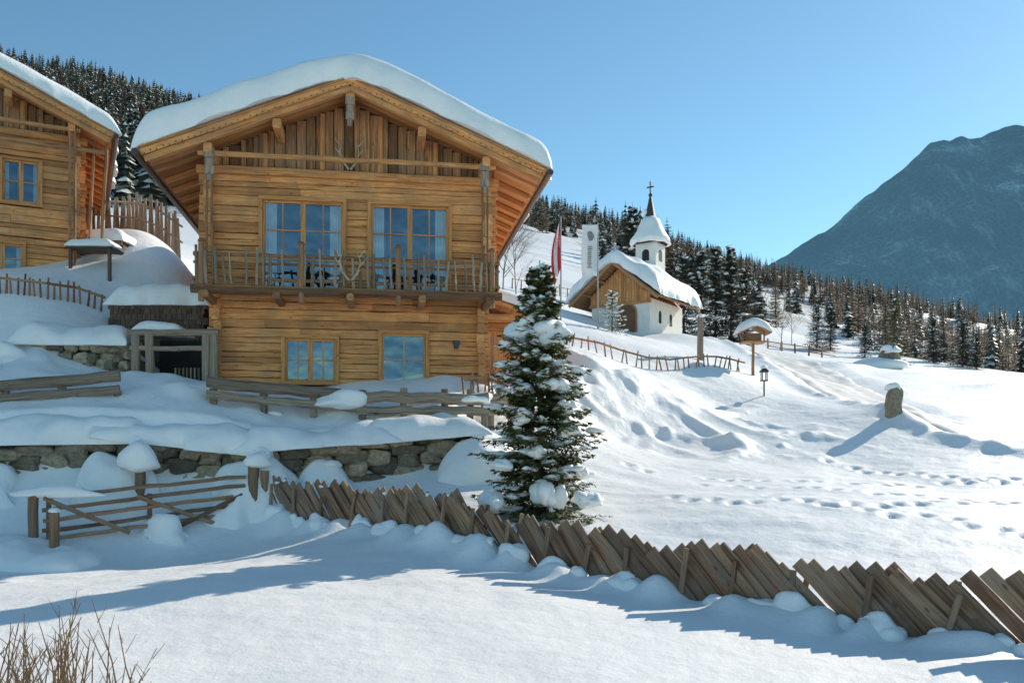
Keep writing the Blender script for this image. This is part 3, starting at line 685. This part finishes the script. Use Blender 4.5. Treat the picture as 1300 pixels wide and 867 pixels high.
pickets('rail_fence', [sv(975,0,72)[:2], sv(1060,0,74)[:2]], .9, 1.3, M_board, th=.14, rails=2)

# ------------------------------------------------------------------ slat fence
ft = E('wooden_slat_fence'); bds, stk, fs = MB(), MB(), MB()
t = .1; D3 = Vector((FD[0],FD[1],0)); N3 = Vector((FN[0],FN[1],0)); Zv = Vector((0,0,1)); pn = 0
while t < FL+1.5:
    nb = random.choice((4,5,5)); ang = math.radians(random.uniform(39,47))
    dirv = (-D3*math.sin(ang)+Zv*math.cos(ang)).normalized()
    rise = random.uniform(-.04,.04); tw = random.uniform(-.10,.12)
    stp = random.uniform(.165,.185)
    for i in range(nb):
        tt_ = t+i*stp+.6; base = Vector((FP0[0],FP0[1],0))+D3*tt_
        zg = G(base.x,base.y)
        Lb = random.uniform(1.26,1.38)
        p0 = Vector((base.x,base.y,zg-.24+rise))+N3*(.06-.045*i)+N3*.04
        d2 = (dirv+N3*(tw+random.uniform(-.03,.03))+D3*random.uniform(-.04,.04)).normalized()
        bds.beam(p0,p0+d2*Lb,.042,random.uniform(.165,.21),ch=.008,up=tuple(D3),seg=4,jit=.006)
    for sgn in (-1,1):
        base = Vector((FP0[0],FP0[1],0))+D3*(t+.18); zg = G(base.x,base.y)
        q0 = Vector((base.x,base.y,zg-.2))+N3*(sgn*.15)
        q1 = q0+Zv*(.82+random.uniform(-.12,.1))+D3*(random.uniform(.05,.2))
        stk.beam(q0,q1,.075,.05,ch=.012,seg=3,jit=.008,up=tuple(N3))
    for _ in range(2):
        c = Vector((FP0[0],FP0[1],0))+D3*(t+random.uniform(0,.9)); zg = G(c.x,c.y)
        r_ = random.uniform(.14,.30)
        fs.blob((c.x+N3.x*.16,c.y+N3.y*.16,zg-.05),(r_,r_*.7,r_*random.uniform(.6,1.0)),18,12,.25,rz=math.atan2(FD[1],FD[0]),flat=.8)
    if random.random() < .6:
        c = Vector((FP0[0],FP0[1],0))+D3*(t+.6-math.sin(ang)*1.3+stp*random.randint(0,3)); zg = G(c.x,c.y)
        fs.blob((c.x,c.y,zg+.70),(.07,.045,.035),10,7,.3,rz=math.atan2(FD[1],FD[0]),flat=1)
    t += nb*stp+random.uniform(-.03,.04); pn += 1
bds.build('boards',[M_fence],ft); stk.build('stakes',[M_fence],ft); fs.build('fence_snow',[M_snow],ft,True)

gt_ = E('wooden_gate'); mb = MB()
gp0 = Vector(sv(42,0,17)); gp1 = Vector(sv(322,0,18.8))
for p,h,w_ in ((gp0,1.0,.16),(gp1,1.05,.2),(gp1+Vector((.22,.1,0)),.95,.16)):
    z = G(p.x,p.y); mb.beam((p.x,p.y,z-.3),(p.x,p.y,z+h),w_,w_,ch=.03,seg=4,jit=.01,up=(0,1,0))
z0, z1 = G(gp0.x,gp0.y), G(gp1.x,gp1.y)
for k, hz in enumerate((.12,.3,.5,.72,.9)):
    a = gp0.lerp(gp1,.04); b_ = gp0.lerp(gp1,.96)
    mb.beam((a.x,a.y-.03*(k%2),z0+hz+.05*(k==4)),(b_.x,b_.y-.03*(k%2),z1+hz-.06+random.uniform(-.03,.03)),.04,.08,ch=.01,seg=10,jit=.016,up=(0,0,1))
for f0,f1 in ((.05,.42),(.45,.9),(.95,.6)):
    a = gp0.lerp(gp1,f0); b_ = gp0.lerp(gp1,f1); mb.beam((a.x,a.y-.07,z0+.95),(b_.x,b_.y-.07,z0+.2),.04,.09,ch=.01,seg=6,jit=.01)
for f in (.06,.5,.94):
    a = gp0.lerp(gp1,f); mb.beam((a.x,a.y+.04,z0+.02),(a.x,a.y+.04,z0+1.0),.09,.05,ch=.01,up=(0,1,0))
a = gp0+Vector((.55,-.25,0)); mb.beam((a.x,a.y,z0-.2),(a.x,a.y,z0+.72),.17,.17,ch=.05,up=(0,1,0))
mb.build('gate_timber',[M_fence],gt_)
mb = MB(); mb.blob((gp1.x+.08,gp1.y,z1+1.1),(.27,.25,.26),16,10,.2); mb.blob((gp0.x+.5,gp0.y+.15,z0+1.0),(.75,.1,.13),22,8,.4,rz=.36)
mb.blob((sv(215,0,18)[0],18,z0+.1),(.45,.25,.4),18,11,.4); mb.blob((a.x,a.y,z0+.7),(.1,.1,.08))
mb.build('gate_snow',[M_snow],gt_,True)
gx0,gy0 = gp0.x-.9,gp0.y-1.1
def Pg(s,t_):
    x = gx0+2.3*s; y = gy0+1.3*t_; return x,y,Hh(x,y)-.04
pad('gate_drift',gt_,Pg,2.3,1.3,.34,.6,40,26,amp=.6,seed=17,wob=.12,ns=.7)
def cappost(name, u, vb, vt, d, w_, cap, mat):
    x,y,_ = sv(u,0,d); zb = (580-vb)/F*d; zt = (580-vt)/F*d; r = E(name); m1 = MB()
    m1.beam((x,y,min(zb,G(x,y))-.2),(x,y,zt),w_,w_,ch=w_*.15,seg=4,jit=.01,up=(0,1,0)); m1.build('post',[mat],r)
    m2 = MB(); m2.blob((x,y,zt-.02),cap,18,11,.2); m2.build('snow_cap',[M_snow],r,True)
cappost('wooden_post',178,625,588,18.6,.18,(.42,.36,.46),M_fence)
cappost('wooden_post',423,615,590,19.6,.12,(.2,.2,.13),M_fence)
cappost('wooden_post',889,468,402,38,.24,(.16,.16,.12),M_grey)
x,y,_ = sv(1135,0,29); g = G(x,y); r_ = E('boundary_stone'); m1 = MB(); m1.blob((x,y,g+.25),(.27,.24,.6),16,12,.2,pw=.5,flat=1,t=.5); m1.build('stone',[M_stone],r_)
m2 = MB(); m2.blob((x,y,g+.78),(.27,.25,.2),16,10,.2); m2.build('snow_cap',[M_snow],r_,True)
x,y,_ = sv(1131,0,60); g = G(x,y); r_ = E('wayside_rock'); m1 = MB(); m1.blob((x,y,g+.2),(.6,.5,1.1),16,12,.35,pw=.8,flat=1,t=.3); m1.build('rock',[M_stone],r_)
m2 = MB(); m2.blob((x,y,g+1.1),(.62,.55,.42),16,10,.3); m2.blob((x-1.2,y-.5,g-.1),(1.8,1.2,.7),16,10,.25); m2.build('snow_cap',[M_snow],r_,True)

bh = E('bird_feeder'); mb = MB(); x,y,_ = sv(956,0,38); zt = (580-432)/F*38
mb.beam((x,y,G(x,y)-.2),(x,y,zt-.1),.12,.12,ch=.03,seg=3,jit=.01); mb.box((x,y,zt-.1),(1.0,.8,.06)); mb.box((x,y,zt+.1),(.6,.5,.36))
for sx in (-.4,.4):
    for sy in (-.3,.3): mb.beam((x+sx,y+sy,zt-.1),(x+sx,y+sy,zt+.35),.06,.06)
for sx in (-1,1): mb.hexa([(x,y-.5,zt+.58),(x+sx*.68,y-.5,zt+.25),(x+sx*.68,y+.5,zt+.25),(x,y+.5,zt+.58),(x,y-.5,zt+.63),(x+sx*.68,y-.5,zt+.3),(x+sx*.68,y+.5,zt+.3),(x,y+.5,zt+.63)])
mb.build('timber',[M_board],bh)
bx_, by_ = x, y
pad('roof_snow',bh,lambda s,t:(bx_-.72+1.44*s,by_-.55+1.1*t,zt+.66-.48*np.sqrt((.72*(2*s-1))**2+.02)),1.4,1.1,.36,.3,24,20)
ln = E('path_lantern'); mb = MB(); x2,y2,_ = sv(970,0,33); g = G(x2,y2); 
mb.tube([(x2,y2,g-.1),(x2,y2,g+.55)],[.03,.03],6); mb.box((x2,y2,g+.58),(.24,.24,.04)); mb.box((x2,y2,g+.92),(.28,.28,.04))
for sx in (-.09,.09):
    for sy in (-.09,.09): mb.box((x2+sx,y2+sy,g+.75),(.03,.03,.32))
mb.hexa([(x2-.15,y2-.15,g+.94),(x2+.15,y2-.15,g+.94),(x2+.15,y2+.15,g+.94),(x2-.15,y2+.15,g+.94),(x2-.03,y2-.03,g+1.08),(x2+.03,y2-.03,g+1.08),(x2+.03,y2+.03,g+1.08),(x2-.03,y2+.03,g+1.08)])
mb.build('lantern_frame',[M_metal],ln); mb = MB(); mb.blob((x2,y2,g+1.06),(.14,.14,.1),10,7); mb.build('snow_cap',[M_snow],ln,True)
def flag(name, u, vt, d, w_, h_, mats, side=1, stripes=False):
    x,y,_ = sv(u,0,d); zt = (580-vt)/F*d; r = E(name); mb = MB()
    mb.tube([(x,y,G(x,y)-.2),(x,y,zt)],[.045,.03],8)
    if not stripes: mb.tube([(x,y,zt-.1),(x+side*w_*.95,y,zt-.1)],[.02,.02],5)
    mb.build('pole',[M_pole],r)
    f = MB(); nx_, nz_ = 8, 24
    def P(i,j): 
        a = i/nx_; c_ = j/nz_
        if stripes:
            return (x+side*w_*a*(.25+.75*c_*(1.15-c_)*1.9), y+.1*math.sin(a*9+c_*4), zt-.12-h_*c_*(.72+.28*a)-.45*a*(1-c_))
        return (x+side*w_*a+.05*math.sin(c_*5+a*2)*c_, y+.12*math.sin(a*6+c_*4+u)*(.3+c_), zt-.12-h_*c_-.1*a*math.sin(3*c_))
    for i in range(nx_):
        for j in range(nz_): f.poly([P(i,j),P(i+1,j),P(i+1,j+1),P(i,j+1)], m=0 if not stripes else (0 if (i<3 or i>5) else 1))
    if not stripes:
        for j in range(10,21,1): 
            p = P(4,j); f.box((p[0],p[1]-.05,p[2]),(random.uniform(.14,.26),.02,.05),m=1)
        p = P(4,5); f.blob((p[0],p[1]-.04,p[2]),(.2,.02,.24),10,8,.1,m=1,flat=1)
    f.build('cloth',mats,r,True)
flag('red_white_flag',712,275,45,.7,3.5,[M_red,M_cloth],-1,True)
flag('white_banner_flag',759,283,46,.85,2.7,[M_cloth,M_ink],-1)

# ------------------------------------------------------------------ trees
def spruce(name, x, y, H, R, seed, nwh=22, nbr=8, ntw=9, snow=.5, z=None, needle=None, exp=.82, lw=1.0, rag=.15, ss=1.0):
    rd = random.Random(seed); r0 = E(name, (x,y,(G(x,y) if z is None else z)-.1)); tb, nd, sn = MB(), MB(), MB()
    tb.tube([(0,0,0),(0.02,0,H*.5),(0,0,H)],[H*.014+.01,H*.009,.008],7)
    for i in range(nwh):
        f = i/nwh; h = .04*H+(.94*H)*f**.96
        r = R*((1-f)**exp)*rd.uniform(1-rag,1+rag*.7)+.05*R
        for j in range(nbr):
            az = 6.283*(j+rd.uniform(-.3,.3))/nbr+i*1.3; L = r*rd.uniform(.55,1.15); hh = h+rd.uniform(-.5,.5)*H/nwh
            s0 = -.25+.85*f; dx, dy = math.cos(az), math.sin(az)
            def P(t): return Vector((dx*L*t, dy*L*t, hh+L*(s0*t-.38*t+.34*t*t)))
            tb.tube([P(0),P(.5),P(1)],[.010*H/5,.006*H/5,.003],3)
            for k in range(ntw):
                t_ = .1+.9*k/(ntw-1); p = P(t_); tl = (L*.46*(1-t_)+.09*H/5)*rd.uniform(.7,1.15)
                for sd_ in (-1,1):
                    a2 = az+sd_*rd.uniform(.5,1.05); d = Vector((math.cos(a2),math.sin(a2),rd.uniform(-.5,.05))); nrm = Vector((-d.y,d.x,0)).normalized()
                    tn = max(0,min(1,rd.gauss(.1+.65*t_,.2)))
                    wd_ = .030*H/5*rd.uniform(.8,1.3)*lw
                    e = p+d*tl
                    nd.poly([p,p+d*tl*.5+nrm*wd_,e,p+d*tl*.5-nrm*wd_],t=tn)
                    nk = 5 if ntw >= 8 else 2
                    for q in range(nk):
                        c = p+d*tl*(q+.5)/nk
                        for s2 in (-1,1):
                            tip = c+(d*.7+nrm*s2*.8+Vector((0,0,rd.uniform(-.6,.4)))).normalized()*.08*H/5*rd.uniform(.8,1.4)
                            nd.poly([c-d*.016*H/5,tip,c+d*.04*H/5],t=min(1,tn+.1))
            e = P(1); nd.poly([P(.7)+Vector((-dy,dx,0))*.03,e+Vector((dx,dy,.2))*.06,P(.7)-Vector((-dy,dx,0))*.03],t=.9)
            if rd.random() < snow:
                for t_ in ((.5,.72,.92) if rd.random()<.6 else (.8,)):
                    p = P(t_+rd.uniform(-.08,.08)); q = H/5*rd.uniform(.45,1.35)*ss
                    sn.blob((p.x,p.y,p.z+.02),(.15*q*(L*.5+.5),.075*q,.05*q),10,7,.5,rz=az+rd.uniform(-.5,.5),flat=.7)
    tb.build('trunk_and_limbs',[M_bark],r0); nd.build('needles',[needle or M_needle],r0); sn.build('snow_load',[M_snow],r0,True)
    return r0
x,y,z = sv(685,650,17)
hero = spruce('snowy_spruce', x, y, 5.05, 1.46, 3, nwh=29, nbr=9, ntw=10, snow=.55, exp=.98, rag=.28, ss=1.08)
xx = MB()
def clump(cx0, cz0, rx, rz_, yy_, k=4):
    for _ in range(k):
        a = random.uniform(-1,1); r = random.uniform(.45,.8)
        xx.blob((cx0+a*rx*.7,yy_+random.uniform(-.12,.12),cz0-abs(a)*rz_*.5+random.uniform(-.04,.04)),(rx*r*.8,rx*r*.6,rz_*r*1.1),16,10,.45,flat=.7,rz=random.uniform(0,3))
for (dx,dz,rx,rz_) in ((-.15,3.66,.6,.32),(.25,3.66,.5,.3),(.02,4.72,.13,.12),(.0,4.32,.2,.1),(-.1,4.08,.24,.1),(-.75,.4,.4,.22),(.1,.5,.42,.3),(.65,.95,.3,.16),(.15,2.6,.34,.15),(-.35,1.9,.28,.13),(.5,1.7,.3,.13),(-.75,1.05,.3,.14),(.35,3.0,.26,.1),(.9,.4,.4,.18),(-.2,1.3,.3,.13),(-.4,2.5,.24,.1),(.55,2.2,.24,.1)):
    yy_ = -(1.46*(1-dz/5.0))*.6 if dz < 3.2 else -.12
    clump(dx,dz,rx,rz_,yy_)
xx.build('snow_clumps',[M_snow],hero,True)
x,y,_ = sv(777,0,46); spruce('small_spruce', x, y, 2.4, .95, 5, 12, 8, 6, .9, ss=1.4)
for i,(u,d,H,R) in enumerate(((803,82,11.2,2.2),(868,78,7.5,2.0),(890,80,8.3,2.0),(908,84,9.6,2.1),(928,82,9.6,2.2),(945,86,7.8,2.0),(1037,92,5.2,1.5),(1054,95,5.0,1.3),(1098,90,3.8,1.2),(1185,95,5.0,1.5),(1222,92,5.2,1.6),(1240,90,4.0,1.3))):
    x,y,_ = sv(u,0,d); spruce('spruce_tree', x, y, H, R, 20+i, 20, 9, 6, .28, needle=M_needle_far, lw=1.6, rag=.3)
x,y,_ = sv(1135,0,66); spruce('sunlit_spruce', x, y, 5.6, 1.1, 50, 16, 8, 6, .15, needle=M_olive, lw=1.5)

def bare(name, x, y, H, seed, mat=None, spread=.5):
    rd = random.Random(seed); mb = MB()
    def br(p, d, L, r, lev):
        pts = [p]; q = p.copy(); dd = d.copy()
        for i in range(4):
            dd = (dd+Vector((rd.uniform(-.15,.15),rd.uniform(-.15,.15),rd.uniform(-.03,.12)))).normalized(); q = q+dd*L/4; pts.append(q.copy())
        mb.tube(pts,[r*(1-.2*i) for i in range(5)],5 if lev<2 else 3)
        if lev < 4:
            for i in range(5 if lev else 10):
                f = rd.uniform(.25,1); k = min(3,int(f*4)); pp = pts[k].lerp(pts[k+1],f*4-k)
                a = rd.uniform(0,6.28); s = spread+rd.uniform(0,.4)
                nd = (dd+Vector((math.cos(a),math.sin(a),.15))*s*1.3).normalized(); br(pp,nd,L*rd.uniform(.4,.62),r*.42,lev+1)
    br(Vector((0,0,-.2)),Vector((0,0,1)),H*.75,H*.009,0)
    o = mb.build(name,[mat or M_larch]); o.location = (x,y,G(x,y)); return o
for i,(u,d,H) in enumerate(((640,48,6),(655,52,5.5),(990,85,5.5),(1005,95,5),(965,100,6),(1250,95,4.5),(1280,90,5))):
    x,y,_ = sv(u,0,d); bare('bare_tree',x,y,H,60+i)

def template(kind, seed):
    r = random.Random(seed); v=[]; f=[]; mi=[]; tn=[]
    def q(pts,m_,t_): b=len(v); v.extend(pts); f.append((b,b+1,b+2,b+3)); mi.append(m_); tn.append(t_)
    tk = .010
    q([(-tk,0,0),(tk,0,0),(.003,0,1),(-.003,0,1)],2,.2); q([(0,-tk,0),(0,tk,0),(0,.003,1),(0,-.003,1)],2,.2)
    Lv = 15
    for i in range(Lv):
        fz = (i+r.uniform(-.2,.2))/Lv; z = .05+.93*fz; R_ = (.19 if kind=='s' else .20)*(1-fz)**.8+.012; nb = 8 if kind=='s' else 9
        for j in range(nb):
            a = 6.283*(j+r.uniform(-.35,.35))/nb+i; L = R_*r.uniform(.6,1.15); w_ = (.36 if kind=='s' else .14)
            dz = -L*.45 if kind=='s' else L*r.uniform(.1,.5)
            c,s_ = math.cos(a),math.sin(a)
            sn_ = kind=='s' and r.random()<.20
            q([(0,0,z+.03),(c*L*.55-s_*L*w_,s_*L*.55+c*L*w_,z+dz*.6),(c*L,s_*L,z+dz),(c*L*.55+s_*L*w_,s_*L*.55-c*L*w_,z+dz*.6)],1 if sn_ else (0 if kind=='s' else 2),r.random())
    return np.array(v),np.array(f),np.array(mi),np.array(tn)
T = [template('s',1),template('s',2),template('s',3),template('l',4),template('l',5)]
def forest(name, cand, hs):
    VV,FF,MI,TT = [],[],[],[]; off=0
    zz = Hh(cand[:,0],cand[:,1])
    for (x_,y_,k_),z_,H_ in zip(cand,zz,hs):
        tv,tf,tm,tn_ = T[int(k_)]; a = rng.uniform(0,6.28); c,s_=math.cos(a),math.sin(a); wsc = H_*rng.uniform(.85,1.3)
        p = np.empty_like(tv); p[:,0]=(tv[:,0]*c-tv[:,1]*s_)*wsc+x_; p[:,1]=(tv[:,0]*s_+tv[:,1]*c)*wsc+y_; p[:,2]=tv[:,2]*H_+z_-.3
        VV.append(p); FF.append(tf+off); MI.append(tm); TT.append(np.clip(tn_*.6+rng.uniform(0,.4),0,1)); off+=len(tv)
    VV=np.vstack(VV); FF=np.vstack(FF); MI=np.concatenate(MI); TT=np.concatenate(TT)
    me=bpy.data.meshes.new(name); me.vertices.add(len(VV)); me.vertices.foreach_set('co',VV.astype(np.float32).ravel())
    me.loops.add(len(FF)*4); me.loops.foreach_set('vertex_index',FF.astype(np.int32).ravel())
    me.polygons.add(len(FF)); me.polygons.foreach_set('loop_start',np.arange(len(FF),dtype=np.int32)*4); me.update(calc_edges=True)
    for m_ in (M_needle_far,M_snow,M_larch): me.materials.append(m_)
    me.polygons.foreach_set('material_index',MI.astype(np.int32)); at=me.attributes.new('tint','FLOAT','FACE'); at.data.foreach_set('value',TT.astype(np.float32))
    o=bpy.data.objects.new(name,me); scene.collection.objects.link(o); return o
N_ = 32000
yy = 95+395*rng.random(N_)**.8; uu = rng.uniform(-.68,.75,N_); xx_ = uu*yy
den = .40+.6*fbm(xx_,yy,60,77,3)
mead = (uu>-.03)&(uu<.13)&(yy<300+400*(uu-.05))
mead |= (yy<150)&(uu<.22)&(uu>-.05)
mead |= (yy<150+20*np.sin(uu*40))&(uu>.2)&(uu<.43)
mead |= (uu>.27)&(uu<.36)&(yy<330)&(fbm(xx_,yy,40,93,2)>-.15)
den = np.where((uu>.2),den+.08,den)
den = np.where((uu>.43)&(yy<230),.8+0*den,den)
den = np.where(mead,.01,den); den = np.where((uu<-.05)&(yy<115),.1,den)
keep = rng.random(N_)<den*.36
kind = np.where(rng.random(N_)<np.where(uu>.17,.72,.15),rng.integers(3,5,N_),rng.integers(0,3,N_))
hs = rng.uniform(7,13,N_)*np.where(uu>.2,.80,1.0)*np.where(uu<-.05,1.1,1.0)*np.where((uu>.4)&(yy<200),.72,1.0)
cand = np.stack([xx_,yy,kind],1)[keep]
print('trees',len(cand)); forest('forest_trees',cand,hs[keep])

# ------------------------------------------------------------------ far mountain
gx = np.linspace(300,3200,380); gy = np.linspace(1250,2900,220); MX,MY = np.meshgrid(gx,gy,indexing='ij')
prx = np.array([300,560,655,740,818,900,964,1054,1182,1400,1700,2300,3200]); prz = np.array([240,425,482,540,606,670,722,745,765,815,830,700,500])
base = np.interp(MX*2000/np.maximum(MY,1600),prx,prz)+8*vn(MX,0*MX,60,71)+4*vn(MX,0*MX,22,72)
fall = np.where(MY<2000,(2000-MY)/650,(MY-2000)/900)
MZ = base*(1-np.clip(fall,0,1.3)*.85)
gul = 1-2*np.abs(vn(MX*.9+.5*MY,MY*.35-MX*.2,260,51)); gul2 = 1-2*np.abs(vn(MX+.3*MY,MY*.3,90,53))
MZ += np.clip(fall*3,.05,1)*(55*gul+10*gul2+26*fbm(MX,MY,140,52,4))+2.5*fbm(MX,MY,25,57,2)
spur = np.interp(MX,[700,900,1000,1150,1400,3200],[0,300,350,420,520,520])*np.exp(-((MY-1560)/170)**2)
MZ = np.maximum(MZ, spur+18*fbm(MX,MY,110,66,3))
M_mt, nt, b = newmat('forested_mountain'); tc = nt.nodes.new('ShaderNodeTexCoord')
n1 = N(nt,'ShaderNodeTexNoise',Scale=.008,Detail=14.0,Roughness=.75); nt.links.new(tc.outputs['Object'],n1.inputs['Vector'])
mp = nt.nodes.new('ShaderNodeMapping'); mp.inputs['Scale'].default_value=(.022,.004,.005); mp.inputs['Rotation'].default_value=(0,.6,.3); nt.links.new(tc.outputs['Object'],mp.inputs[0])
n2 = N(nt,'ShaderNodeTexNoise',Scale=1.0,Detail=9.0,Roughness=.7); nt.links.new(mp.outputs[0],n2.inputs['Vector'])
mp3 = nt.nodes.new('ShaderNodeMapping'); mp3.inputs['Scale'].default_value=(.16,.16,.05); nt.links.new(tc.outputs['Object'],mp3.inputs[0])
vo = N(nt,'ShaderNodeTexVoronoi',Scale=1.0); nt.links.new(mp3.outputs[0],vo.inputs['Vector'])
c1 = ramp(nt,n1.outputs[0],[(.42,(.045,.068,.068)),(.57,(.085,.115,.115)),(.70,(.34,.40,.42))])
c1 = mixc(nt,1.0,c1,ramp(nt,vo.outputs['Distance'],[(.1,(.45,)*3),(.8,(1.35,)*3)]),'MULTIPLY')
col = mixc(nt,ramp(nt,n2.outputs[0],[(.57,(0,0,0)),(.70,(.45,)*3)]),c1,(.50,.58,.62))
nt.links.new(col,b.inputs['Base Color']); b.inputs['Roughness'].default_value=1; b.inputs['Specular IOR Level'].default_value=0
b.inputs['Emission Color'].default_value=(.045,.110,.165,1); b.inputs['Emission Strength'].default_value=1.0   # faint glow put into the material to stand in for aerial haze
bump(nt,b,vo.outputs['Distance'],.6,9)
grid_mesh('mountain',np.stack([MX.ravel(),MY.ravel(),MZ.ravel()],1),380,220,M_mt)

# ------------------------------------------------------------------ dry shrub in the foreground
mb = MB(); rd = random.Random(4)
for i in range(60):
    u = rd.choice((10,25,30,60,85,90,95,130,160))+rd.gauss(0,10); d = rd.uniform(6.2,7.2); x,y,_ = sv(u,0,d); z = G(x,y)
    top = rd.uniform(.5,.98) if 60 < u < 140 else rd.uniform(.4,.8); lx_ = rd.uniform(-.25,.25)
    p = [Vector((x-lx_*.6,y,z-.05)),Vector((x+rd.uniform(-.04,.04),y,z+top*.5)),Vector((x+lx_*.6,y,z+top))]
    mb.tube(p,[.009,.006,.003],4)
    for k in range(rd.randint(2,6)):
        f = rd.uniform(.35,.95); q = p[0].lerp(p[2],f); s = rd.uniform(.05,.18)
        mb.tube([q,q+Vector((rd.uniform(-.1,.1),rd.uniform(-.05,.05),s))],[.004,.002],3)
mb.build('dry_shrub',[M_twig])

# ------------------------------------------------------------------ light, sky, camera
SAZ = math.radians(46); SEL = math.radians(28)     # azimuth from +Y toward +X
sd_ = Vector((math.sin(SAZ)*math.cos(SEL), math.cos(SAZ)*math.cos(SEL), math.sin(SEL)))
sl_ = bpy.data.lights.new('sun','SUN'); sl_.energy = 5.0; sl_.angle = math.radians(.5); sl_.color = (1,.91,.76)
so = bpy.data.objects.new('sun',sl_); so.rotation_euler = (-sd_).to_track_quat('-Z','Y').to_euler(); so.location=(40,40,60); scene.collection.objects.link(so)
w_ = bpy.data.worlds.new('World'); scene.world = w_; w_.use_nodes = True; nt = w_.node_tree; bg = nt.nodes['Background']
sk = nt.nodes.new('ShaderNodeTexSky'); sk.sky_type='NISHITA'; sk.sun_disc=False; sk.sun_elevation=SEL; sk.sun_rotation=SAZ; sk.altitude=1200; sk.air_density=1.0; sk.dust_density=.25; sk.ozone_density=1.0
skc = mixc(nt,1.0,sk.outputs[0],(.76,1.05,1.03),'MULTIPLY')
nt.links.new(skc,bg.inputs[0]); bg.inputs[1].default_value=.15
cam = bpy.data.cameras.new('camera'); cam.sensor_width=36; cam.lens=36*F/1300; cam.shift_y=146.5/1300; cam.clip_end=8000; cam.clip_start=.1
co = bpy.data.objects.new('camera',cam); co.location=(0,0,0); co.rotation_euler=(math.radians(90),0,0); scene.collection.objects.link(co); scene.camera=co
scene.view_settings.view_transform='Standard'; scene.view_settings.look='None'; scene.view_settings.exposure=0
